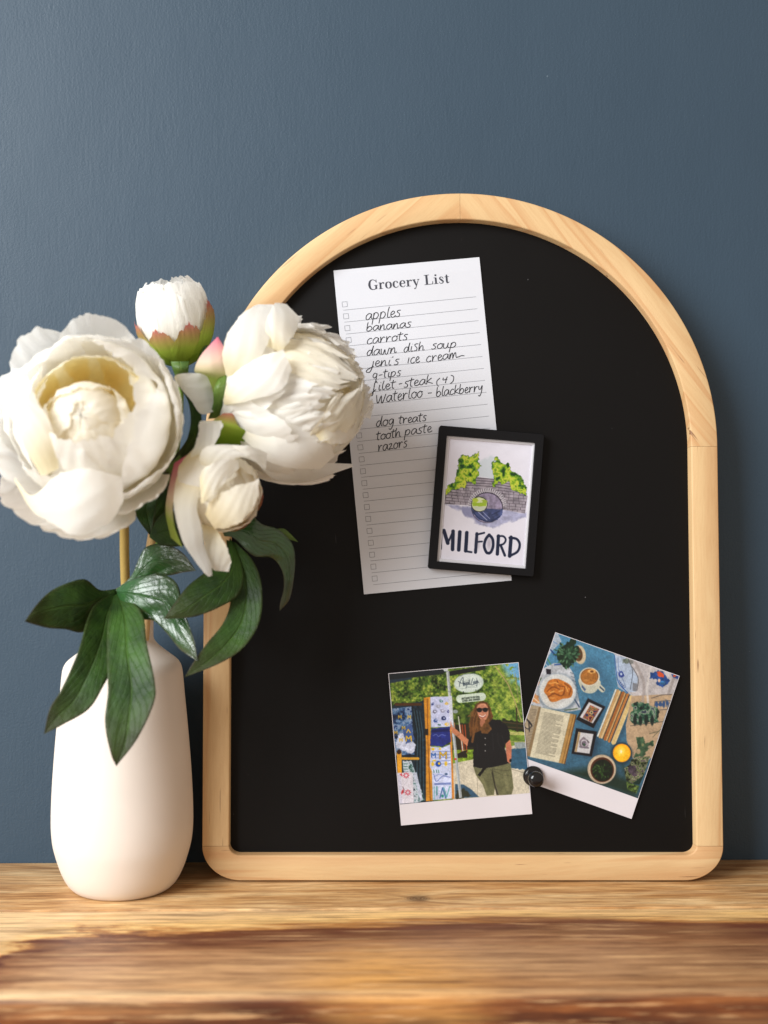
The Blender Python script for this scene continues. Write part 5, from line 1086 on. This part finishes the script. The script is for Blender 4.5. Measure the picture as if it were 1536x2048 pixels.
# ---- half-open lower bloom
f3 = thing('peony', P(278, 1262, .790), 'half open cream peony in the middle, two notched petals hanging down', 'flower', PG)
C3 = P(446, 985, .712); N3 = Vector((.42, -.90, -.02)).normalized()
ringp(f3, C3, N3, 4, 20, 10, 112, .0230, .024, .0, .0010, mcr, tip=.34, jt=10)
ringp(f3, C3, N3, 4, 50, 30, 138, .0220, .020, .0, .0014, mcr, tip=.34, frill=.03, jt=10)
ringp(f3, C3, N3, 3, 10, 60, 160, .0206, .017, .0, .0014, mcr, tip=.34, frill=.04, jt=8)
ringp(f3, C3, N3, 3, 60, 80, 196, .0190, .014, .0, .0012, mcr, tip=.3, frill=.04)
for phi, t1, rr, ww, sd in ((185, 92, .0250, .013, 71), (350, 96, .0248, .014, 72), (305, 92, .0248, .013, 73)):
    petal('sepal', M['sepal'], f3, C3, N3, phi, 5, t1, rr, ww, 0, .0006, sd, tip=.3)
loft('petal', mp, f3, [c2(360, 1190), c2(325, 1330), c2(320, 1480), c2(370, 1660), c2(430, 1760), c2(500, 1850), c2(525, 1872)], [c2(520, 1200), c2(480, 1330), c2(455, 1460), c2(485, 1600), c2(500, 1700), c2(535, 1790), c2(545, 1862)], [.705, .692, .688, .690, .694, .698, .70], bulge=.12, wave=.03, seed=74, ruff=.02)
loft('petal', mcr, f3, [c2(480, 1560), c2(490, 1620), c2(500, 1700), c2(520, 1790), c2(560, 1835)], [c2(560, 1580), c2(600, 1640), c2(640, 1720), c2(655, 1790), c2(640, 1842)], [.704, .698, .697, .700, .704], bulge=-.08, wave=.05, seed=75, ruff=.05)
loft('petal', mp, f3, [c2(500, 1300), c2(470, 1180), c2(500, 1110), c2(600, 1090), c2(760, 1100)], [c2(540, 1310), c2(560, 1240), c2(640, 1190), c2(760, 1160), c2(860, 1250)], [.705, .693, .689, .690, .698], bulge=.10, wave=.05, seed=76, ruff=.02)
loft('petal', mp, f3, [c2(400, 1260), c2(420, 1150), c2(455, 1060), c2(470, 960), c2(485, 950)], [c2(520, 1240), c2(540, 1150), c2(560, 1090), c2(605, 990), c2(600, 950)], [.706, .697, .695, .698, .703], bulge=-.10, wave=.07, seed=77, ruff=.05)
loft('petal', mp, f3, [c2(560, 1180), c2(620, 1110), c2(720, 1095), c2(800, 1110), c2(870, 1140)], [c2(640, 1240), c2(700, 1170), c2(770, 1180), c2(830, 1210), c2(862, 1240)], [.698, .692, .692, .697, .703], bulge=.10, wave=.07, seed=78, ruff=.04)
loft('petal', mp, f3, [c2(350, 1200), c2(340, 1260), c2(350, 1330), c2(380, 1420)], [c2(470, 1080), c2(500, 1180), c2(520, 1280), c2(500, 1400)], [.704, .696, .692, .694], bulge=.12, wave=.05, seed=79)
loft('petal', mcr, f3, [c2(500, 1500), c2(540, 1420), c2(610, 1370), c2(700, 1330), c2(790, 1310)], [c2(560, 1590), c2(670, 1570), c2(760, 1500), c2(815, 1400), c2(820, 1290)], [.694, .687, .684, .687, .694], bulge=.10, wave=.05, seed=301, ruff=.06)
loft('petal', mp, f3, [c2(470, 1290), c2(490, 1240), c2(560, 1190), c2(640, 1170), c2(700, 1180)], [c2(480, 1440), c2(540, 1400), c2(600, 1330), c2(650, 1280), c2(704, 1230)], [.683, .681, .682, .687, .695], bulge=.08, wave=.06, seed=302, ruff=.05)
loft('sepal', M['sepal_pink'], f3, [c2(300, 1640), c2(270, 1500), c2(280, 1380), c2(320, 1200)], [c2(370, 1700), c2(320, 1560), c2(320, 1400), c2(400, 1150)], [.705, .70, .70, .704], bulge=.15, seed=80)
tube('stem', [P(278, 1300, .792), P(272, 1240, .788), P(290, 1150, .774), P(330, 1070, .752), P(380, 1020, .735), C3-N3*.02], [.0024]*6, M['stem_green'], f3)

# ---- tight bud at the top
f4 = thing('peony', P(296, 1262, .795), 'small closed white peony bud with green and pink sepals, highest of the four blooms', 'flower', PG)
C4 = P(347, 634, .775); N4 = Vector((-.10, -.28, 1)).normalized()
def budp(phi, t0, t1, rr, ww, sd, mat=mp, fr=.05, rf=.0010, nm='petal', fl=0, ax=1.30, tip=.25, c=C4): petal(nm, mat, f4, c, N4, phi, t0, t1, rr, ww, fl, rf, sd, tip=tip, frill=fr, ax=ax, base=.5)
for k, (phi, t1) in enumerate(((262, 126), (325, 134), (200, 128), (140, 130), (70, 134), (10, 128))): budp(phi, 15, t1, .0232, .021, 80+k, fl=.0015, rf=.0016, fr=.03)
for k, (phi, t1) in enumerate(((290, 140), (230, 142), (350, 148), (60, 146), (120, 142), (180, 140))): budp(phi, 30, t1, .0214, .016, 95+k, fl=.0015, fr=.035, rf=.0018)
for k in range(4): budp(30+90*k, 40, 150+3*k, .0180, .014, 120+k, fr=.08, rf=.0016)
for k, (phi, t1, rr) in enumerate(((250, 80, .0252), (300, 84, .0258), (345, 104, .0262), (208, 88, .0256), (150, 80, .0250), (80, 80, .0250), (30, 76, .0250))):
    budp(phi, 2, t1, rr, .0125, 130+k, M['sepal'], .06, .0008, 'sepal', 0, 1.25, .34)
tube('stem', [P(288, 1300, .792), P(293, 1236, .790), P(304, 1180, .787), P(322, 1080, .783), P(345, 950, .780), P(358, 840, .778), P(360, 770, .777), C4-N4*.027], [.0024]*7+[.0034], M['stem_green'], f4)
loft('leaf', M['leaf_light'], f4, [c2(300, 600), c2(310, 640), c2(330, 690)], [c2(410, 600), c2(405, 640), c2(400, 690)], [.760, .758, .762], bulge=.2, seed=99)
loft('leaf', M['leaf'], f4, [c2(470, 560), c2(500, 510), c2(540, 500)], [c2(440, 640), c2(490, 560), c2(545, 510)], [.770, .768, .768], fold=-.1, seed=100)
